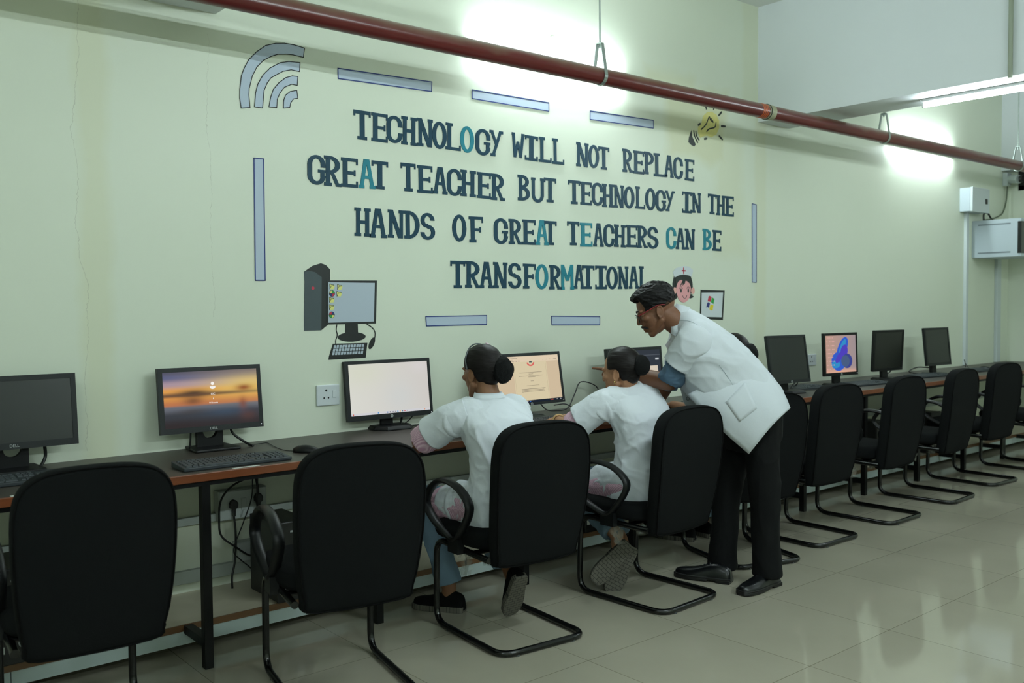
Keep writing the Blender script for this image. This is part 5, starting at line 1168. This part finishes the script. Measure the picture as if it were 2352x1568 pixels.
seated_woman('seated woman in white coat and headband, seen from behind, facing the blank white window', -.60, -1.02, 0, .04, .10, SK1,
    [((-.10, .42, .50), (-.045, .335, .10), (-.015, .275, .0), (-.15, .49, .0), UPV), ((.09, .40, .50), (.07, .05, .245), (.043, -.07, .215), (.088, .060, .008), (.14, .85, .5))],
    ((-.238, .275, .80), (.25, .30, .80)), ((-.10, .48, .795), (.10, .50, .795)), ('type', 'type'),
    dict(band=1, seed=1, head=(.0, .135, 1.098), bun=((.028, -.112, .004), (.052, .042, .062))))
r2, HM2, arms2 = seated_woman('seated woman in white coat with bun and gold earring, being taught', .235, -1.08, .06, .20, .14, SK2,
    [((-.08, .38, .47), (-.075, .105, .265), (-.08, .03, .232), (-.205, .11, .085), (.6, .8, .05)), ((.05, .40, .48), (-.01, .13, .225), (-.02, .055, .20), (-.112, .10, .022), (.55, .83, .0))],
    ((-.255, .245, .80), (.22, .27, .80)), ((-.10, .475, .80), (-.02, .505, .80)), ('type', 'type'),
    dict(earring=1, seed=2, head=(-.045, .10, 1.062), bun=((.0, -.118, .022), (.046, .040, .052)), sleeve=.76, hem=.9))
wr = arms2[0][2]; ax = (arms2[0][1] - wr).normalized(); q = basis(ax, (0, 0, 1)); c0_ = wr + ax * .022
wb(MB().tube([c0_ + q[0] * .031 * math.cos(a) + q[2] * .031 * math.sin(a) for a in [2 * PI * k / 22 for k in range(22)]], .0055, 8, True), 'bracelet', mat('cream and gold bangle', S(205, 170, 120), .35, .3, var=.3, vscale=60), r2)
seated_woman('woman with black bun mostly hidden behind the standing man', 1.16, -1.0, -.12, .1, .1, SK3,
    [((-.09, .40, .50), (-.06, .40, .10), (-.04, .36, .0), (-.15, .58, .0), UPV), ((.09, .42, .50), (.10, .42, .10), (.10, .36, .0), (.10, .61, .0), UPV)],
    ((-.175, .22, .79), (.22, .25, .79)), ((-.12, .45, .80), (.10, .46, .80)), ('type', 'type'),
    dict(seed=3, head=(.02, .12, 1.10), bun=((.012, -.122, .0), (.05, .042, .058))))

# ------------------------------------------------------------------ the standing man, leaning to point over her shoulder
def standing_man():
    root = thing('person', 'standing man in short white coat and red glasses, leaning over and pointing', 'person', (.66, -1.29, 0))
    sk = skin_mat(*SKT)
    # directions: he faces along the picture's left, a little away
    F = Vector((-.70, .71, 0)).normalized(); LFT = Vector((-F.y, F.x, 0)); RT = -LFT; UP = Vector((0, 0, 1))
    pit = math.radians(24); HFv = (F * math.cos(pit) - UP * math.sin(pit)); HUv = (UP * math.cos(pit) + F * math.sin(pit))
    hc = at(1507, 712, 4.60); HM = frame(hc, HFv, HUv, 1.02)
    hm = head_mb(True); xf(hm, HM); nb = at(1572, 752, 4.62)
    hm.cap(nb, HM @ Vector((0, -.030, -.035)), .066, .058, n=36)
    head = remesh(hm, .003, 6)
    sL, sR = at(1602, 772, 4.47), at(1592, 772, 4.78); eL, eR = at(1537, 878, 4.56), at(1530, 884, 4.93); wL, wR = at(1424, 853, 4.76), at(1490, 944, 5.08)
    hL, hR = at(1745, 945, 4.58), at(1712, 945, 4.74); kL, kR = at(1757, 1135, 4.57), at(1668, 1130, 4.74); aL, aR = at(1761, 1305, 4.585), at(1660, 1290, 4.755)
    b = MB()
    sp = [(at(1730, 945, 4.66), .15, .11), (at(1690, 890, 4.65), .14, .10), (at(1640, 830, 4.64), .15, .10), (at(1606, 790, 4.63), .14, .085), (at(1596, 778, 4.625), .08, .05)]
    ax_ = (sp[-1][0] - sp[0][0]).normalized(); FF = RT.cross(ax_).normalized() * -1
    b.loft([ring(c, RT, FF, a, d) for c, a, d in spline_rings(sp)])
    for s_, e_, w_ in ((sL, eL, wL), (sR, eR, wR)): b.cap(s_, e_, .054, .041); b.cap(e_, e_ + (w_ - e_) * .35, .043, .044); b.cap(e_ + (w_ - e_) * .35, w_, .044, .027)
    for h_, k_, a_ in ((hL, kL, aL), (hR, kR, aR)): b.cap(h_, k_, .088, .058); b.cap(k_, a_, .056, .040); b.cap(a_, a_ - UP * .06, .04, .038)
    body = remesh(b, .006, 3)
    dL = (at(1374, 846, 4.86) - wL).normalized(); hl = hand(wL, dL, UP + RT * .2, -1, 'point', 1.0)
    dR = Vector((-.2, .9, -.25)); hr_ = hand(wR, dR, UP, 1, 'flat', 1.0)
    place(join([head, body, hl, hr_], 'body'), 'body', sk, root)
    for s in (-1, 1):
        wb(MB().ell(HM @ Vector((s * .030, .0765, .002)), (.0100, .0085, .0048)), 'eye', mat('dark eye', S(60, 48, 44), .2), root)
    # hair: thick on top with a tousled quiff, faded short at the sides
    def top(d):
        z_ = d.z + .10 * max(0, -d.y); front = sstep(.60, .80, d.y) * (1 - sstep(.34, .52, d.z)); k = sstep(-.34, -.18, z_ + .07 * noise.noise(Vector((d.x * 9, d.y * 9, d.z * 9)))) * (1 - front)
        g_ = sstep(-.10, .60, z_); q = sstep(.25, .8, d.y) * sstep(.25, .6, d.z)
        t = .0042 + .0140 * g_ + .008 * q + g_ * (.0045 * noise.noise(Vector((d.x * 6, d.y * 6, d.z * 6))) + .003 * noise.noise(Vector((d.x * 17, d.y * 17, d.z * 17))))
        return t * k - .02 * (1 - k)
    th = hair_shell(top, 84, 60); th.ell((0, .062, .098), (.046, .024, .017)); th.ell((.006, .078, .094), (.034, .015, .012)); xf(th, HM); hs = remesh(th, .003, 1)
    folds(hs, .006, 42, (F, LFT, UP), 4, (), .8)
    hair = place(hs, 'hair', hair_mat('short black hair', (.006, .0055, .0055), .5), root)
    def fade(d):
        z_ = d.z + .16 * d.y
        k = sstep(-.62, -.42, z_) * (1 - sstep(.42, .60, d.y + .5 * max(0, -d.z)))
        k *= 1 - sstep(-.05, .2, d.y) * sstep(-.05, -.25, d.z)
        return .0028 * k - .02 * (1 - k)
    fd = hair_shell(fade, 72, 56); xf(fd, HM); place(remesh(fd, .003, 2), 'hair_fade', mat('shaved dark hair', (.040, .023, .014), .8, spec=.15, bump=.5, bscale=500, var=.3, vscale=30), hair)
    wb(xf(MB().cap((-.026, .083, -.0545), (0, .0925, -.049), .005, .0075).cap((0, .0925, -.049), (.026, .083, -.0545), .0075, .005).cap((-.026, .083, -.0545), (-.034, .072, -.066), .005, .003).cap((.026, .083, -.0545), (.034, .072, -.066), .005, .003), HM), 'moustache', mat('black moustache', (.008, .007, .0065), .7, bump=.8, bscale=400), root)
    for s in (-1, 1): wb(xf(MB().tube(smooth_path([(s * .012, .0905, .026), (s * .030, .088, .031), (s * .048, .072, .026)], 4), .0035, 8, flat=(1, .8)), HM), 'eyebrow', mat('black moustache', (.008, .007, .0065), .7), root)
    # glasses
    fr = mat('red glossy glasses frame', S(120, 22, 30), .25); bf = mat('black glasses rim', S(15, 15, 16), .2)
    g = thing('glasses', 'x', 'x'); 
    for k_ in ('label', 'category'): del g[k_]
    g.parent = root
    t_ = MB()
    for s in (-1, 1): t_.tube(smooth_path([(s * .064, .092, .010), (s * .073, .075, .012), (s * .0775, .03, .016), (s * .079, -.008, .020), (s * .077, -.034, .014), (s * .075, -.045, .008)], 4), .0028, 8)
    def wg(mb, n, m, **k):
        o = mb.build(n, m, g, **k); o.data.transform(Matrix.Translation(-root.location) @ HM); return o
    wg(t_, 'temple', fr, smooth='all')
    for s in (-1, 1):
        oval = [(s * (.034 + .029 * math.copysign(abs(math.cos(a)) ** .75, math.cos(a))), .1005 - .006 * abs(math.cos(a)) , -.002 + .0195 * math.copysign(abs(math.sin(a)) ** .8, math.sin(a))) for a in [2 * PI * k / 24 for k in range(24)]]
        wg(MB().tube(oval, .0024, 6, True), 'rim', bf, smooth='all')
        ln = MB(); ln.add([(x, y, z) for x, y, z in oval], [tuple(range(24))])
        gm, nt, bb = _nt('clear lens'); bb.inputs['Base Color'].default_value = (.8, .85, .85, 1); bb.inputs['Roughness'].default_value = .02; bb.inputs['Alpha'].default_value = .22
        o = wg(ln, 'lens', gm); sd = o.modifiers.new('thick', 'SOLIDIFY'); sd.thickness = .0015
    wg(MB().tube([(-.006, .101, .004), (0, .103, .006), (.006, .101, .004)], .0022, 6), 'bridge', bf, smooth='all')
    # --- white coat: rings strung between its front and back outlines
    c = MB(); rows = []
    for (fx, fy), (bx, by), hw, w_, e in (((1549, 745), (1556, 706), .060, 4.625, 2), ((1541, 772), (1577, 706), .105, 4.63, 2.1), ((1536, 800), (1604, 718), .165, 4.63, 2.3), ((1541, 838), (1640, 740), .205, 4.635, 2.4), ((1560, 878), (1690, 778), .205, 4.64, 2.5), ((1588, 918), (1735, 822), .200, 4.65, 2.5), ((1620, 952), (1770, 862), .195, 4.655, 2.5), ((1650, 982), (1794, 893), .188, 4.66, 2.5)):
        f_, b_ = at(fx, fy, w_), at(bx, by, w_); ctr = (f_ + b_) / 2; dv = (f_ - b_) / 2; rows.append((ctr, hw, dv, e))
    Sdir = Vector((-.643, -.766, 0))      # across his shoulders
    c.loft([ring(p, Sdir, dv.normalized(), hw, dv.length, e) for p, hw, dv, e in spline_rings(rows, 4)])
    # sleeves
    hemL = at(1557, 839, 4.53); hemR = sR + (eR - sR) * .62; sleeves = []
    for s_, h_, sg in ((sL, hemL, 1), (sR, hemR, -1)):
        c.cap(s_ + Sdir * .03 * -sg, s_ + (h_ - s_) * .2, .084, .082, n=22)
        sl_ = MB(); ax2 = smooth_path([s_ - Sdir * .035 * sg - (h_ - s_) * .12, s_ + (h_ - s_) * .2, s_ + (h_ - s_) * .6, h_], 4)
        sl_.tube(ax2, [(.070, .078, .083, .085, .086, .085, .084, .083, .081, .079, .077, .075, .074)[k] for k in range(len(ax2))], 24, caps=False); sleeves.append(sl_)
    cm = remesh(c, .007, 3)
    up_ = ax_; dg_ = (at(1760, 850, 4.6) - at(1610, 850, 4.6)).normalized()
    folds(cm, .011, 7, (dg_, dg_.cross(Sdir), Sdir), 2, [(tuple(at(1625, 825, 4.46)), .16, .8), (tuple(at(1720, 850, 4.5)), .12, .3)], .22)
    coat = place(cm, 'lab_coat', COATM, root)
    for sl_ in sleeves:
        me_ = sl_.mesh('t'); o = D.objects.new('t', me_); COL.objects.link(o); ss = o.modifiers.new('s', 'SUBSURF'); ss.levels = 2
        dg = bpy.context.evaluated_depsgraph_get(); m2_ = D.meshes.new_from_object(o.evaluated_get(dg)); D.objects.remove(o)
        folds(m2_, .010, 7, (dg_ + UP * .3, UP, Sdir), 7, (), .7)
        o = place(m2_, 'sleeve', COATM, coat); sd = o.modifiers.new('thick', 'SOLIDIFY'); sd.thickness = .003
    # near skirt corner and far front panel hang loose
    def sheet(pts_grid, name, m, parent, th=.003):
        n = len(pts_grid[0]); vs = [p for r in pts_grid for p in r]; g_ = MB()
        g_.add(vs, [(i * n + j, i * n + j + 1, (i + 1) * n + j + 1, (i + 1) * n + j) for i in range(len(pts_grid) - 1) for j in range(n - 1)])
        o = wb(g_, name, m, parent); sd = o.modifiers.new('thick', 'SOLIDIFY'); sd.thickness = th; sd.offset = 0; return o
    WC = (4.475, 4.440, 4.432, 4.45, 4.53)
    sk_ = [((1580, 905), (1622, 885), (1662, 866), (1702, 846), (1738, 826)), ((1606, 935), (1648, 916), (1690, 896), (1730, 876), (1768, 858)), ((1632, 962), (1673, 944), (1712, 925), (1752, 907), (1789, 884)), ((1657, 987), (1694, 966), (1732, 945), (1768, 926), (1803, 908)), ((1686, 1013), (1716, 989), (1749, 963), (1781, 941), (1810, 924)), ((1720, 1042), (1741, 1016), (1766, 985), (1793, 957), (1815, 937))]
    gr = []
    for i, r_ in enumerate(sk_):
        row = [at(x, y, WC[j] + (.045, .012, -.004, -.006, -.006, 0)[i]) for j, (x, y) in enumerate(r_)]; gr.append(smooth_path(row, 4))
    gr = [list(col) for col in zip(*[smooth_path(list(col), 4) for col in zip(*gr)])]
    skirt = sheet(gr, 'coat_skirt', COATM, coat, .004)
    lf = [((1556, 858), (1600, 868)), ((1562, 890), (1612, 905)), ((1570, 922), (1632, 940)), ((1590, 960), (1655, 965)), ((1618, 1000), (1668, 990)), ((1645, 1036), (1660, 1010))]
    sheet([[at(a[0] + (b2[0] - a[0]) * u, a[1] + (b2[1] - a[1]) * u, 4.80 - .015 * math.sin(u * 3 + i)) for u in (0, .33, .66, 1)] for i, (a, b2) in enumerate(lf)], 'coat_front_panel', COATM, coat)
    bt = mat('grey coat button', S(120, 130, 135), .35)
    for px, py in ((1563, 868), (1580, 915)):
        p = at(px, py, 4.785); M_ = frame(p, -CF, UP); wb(xf(MB().tube([(.0085 * math.cos(a), 0, .0085 * math.sin(a)) for a in [2 * PI * k / 16 for k in range(16)]], .002, 6, True), M_), 'button', bt, coat)
    # lapel of the open collar
    lp = [((1553, 697), (1585, 706)), ((1546, 720), (1572, 728)), ((1542, 748), (1562, 752)), ((1541, 766), (1552, 772))]
    for w0, nm in ((4.555, 'collar'),):
        sheet([[at(a[0] + (b2[0] - a[0]) * u, a[1] + (b2[1] - a[1]) * u, w0 + .02 * (1 - u) + (i - 1) * -.012) for u in (0, .5, 1)] for i, (a, b2) in enumerate(lp)], nm, COATM, coat, .005)
    sheet([[at(1541, 775, 4.60), at(1548, 800, 4.60)], [at(1528, 792, 4.64), at(1540, 812, 4.62)]], 'lapel', mat('shaded lapel lining', (.62, .62, .68), .8), coat)
    # pocket and seams lie on the coat's near side
    from mathutils.bvhtree import BVHTree
    bm = bmesh.new(); bm.from_mesh(coat.data); bm.from_mesh(skirt.data); bv = BVHTree.FromBMesh(bm); o_ = root.location
    def hit(px, py, lift=.003):
        d = ray(px, py).normalized(); r = bv.ray_cast(CAM - o_, d)
        if r[0] is None: return None
        n = r[1] if r[1].dot(d) < 0 else -r[1]
        return r[0] + n * lift + o_
    Q = [(1667, 923), (1711, 877), (1738, 938), (1699, 968)]
    G_ = []
    for i in range(9):
        row = []
        for j in range(9):
            u, v = i / 8, j / 8; x = (Q[0][0] * (1 - u) + Q[1][0] * u) * (1 - v) + (Q[3][0] * (1 - u) + Q[2][0] * u) * v; y = (Q[0][1] * (1 - u) + Q[1][1] * u) * (1 - v) + (Q[3][1] * (1 - u) + Q[2][1] * u) * v
            row.append(hit(x, y, .004) or at(x, y, 4.46))
        G_.append(row)
    sheet(G_, 'pocket', COATM, coat, .003)
    seam = mat('coat seam shadow thread', S(168, 184, 190), .9)
    for pts in ([(1558, 735), (1585, 738), (1610, 752), (1628, 770)], [(1652, 838), (1668, 860), (1684, 885), (1690, 898)], [(1700, 1000), (1716, 1018)]):
        hp = [hit(x, y, .0012) for x, y in pts]
        if all(hp): wb(MB().tube(smooth_path(hp, 6), .0010, 5), 'seam', seam, coat)
    bm.free()
    # rolled blue-grey shirt cuff under the white sleeve, both arms
    for s_, e_, w_, h_ in ((sL, eL, wL, hemL), (sR, eR, wR, hemR)): 
        sb = MB(); sb.tube([h_ - (e_ - h_).normalized() * .03, h_ + (e_ - h_) * .4, h_ + (e_ - h_) * .75, h_ + (e_ - h_) * .98], [.058, .060, .061, .059], 20)
        sm_ = remesh(sb, .0055, 1); folds(sm_, .010, 14, (F, LFT, UP), 6, (), .9); place(sm_, 'rolled_shirt_sleeve', mat('blue grey shirt', S(78, 100, 120), .85, spec=.15, bump=.3, bscale=70, var=.1, vscale=15), root)
    # trousers
    t = MB(); t.loft([ring(c_, Sdir, F, a, d, 2.3) for c_, a, d in ((at(1722, 905, 4.66), .17, .125), (at(1728, 950, 4.67), .165, .14), (at(1728, 1000, 4.67), .165, .14), (at(1722, 1030, 4.66), .15, .12))])
    for h_, k_, a_ in ((hL, kL, aL), (hR, kR, aR)):
        path = smooth_path([h_ + UP * .02, h_ * .6 + k_ * .4, k_, k_ * .5 + a_ * .5, a_ + UP * .03, a_ - UP * .035], 3); n_ = len(path)
        t.tube(path, [.098 - .030 * min(1, i / (n_ * .45)) + .006 * sstep(.6, 1, i / n_) for i in range(n_)], 20)
    tm = remesh(t, .007, 3); folds(tm, .010, 7, (UP, F, LFT), 9, (), .6); place(tm, 'trousers', mat('black trousers', (.0045, .0050, .0052), .85, spec=.15, bump=.2, bscale=80), root)
    LEA = mat('black polished leather', S(13, 15, 17), .28, spec=.5, bump=.08, bscale=120); LS = mat('black leather sole', S(10, 10, 11), .5)
    n1, n2 = onax(1783, 1340, 2, 0), onax(1696, 1370, 2, 0); f1, f2 = onax(1681, 1339, 2, 0), onax(1561, 1322, 2, 0)
    for h_, t_2, L_ in ((n1, n2, .29), (f1, f2, .29)):
        d = (t_2 - h_).normalized(); shoe(root, h_ + d * .012, h_ + d * L_, UPV, LEA, LS, L_, .049, True)
    return root
standing_man()
# ------------------------------------------------------------------ view and world
w = D.worlds.new('world'); scn.world = w; w.use_nodes = True
w.node_tree.nodes['Background'].inputs[0].default_value = (.8, .95, 1.0, 1); w.node_tree.nodes['Background'].inputs[1].default_value = .06
vs = scn.view_settings; vs.view_transform = 'Standard'; vs.look = 'None'; vs.gamma = 1; vs.use_curve_mapping = False; vs.exposure = 0
scn.display_settings.display_device = 'sRGB'
scn.cycles.max_bounces = 8; scn.cycles.diffuse_bounces = 5; scn.cycles.use_adaptive_sampling = False
scn.cycles.sample_clamp_indirect = 4
try: scn.cycles.use_denoising = True
except Exception: pass
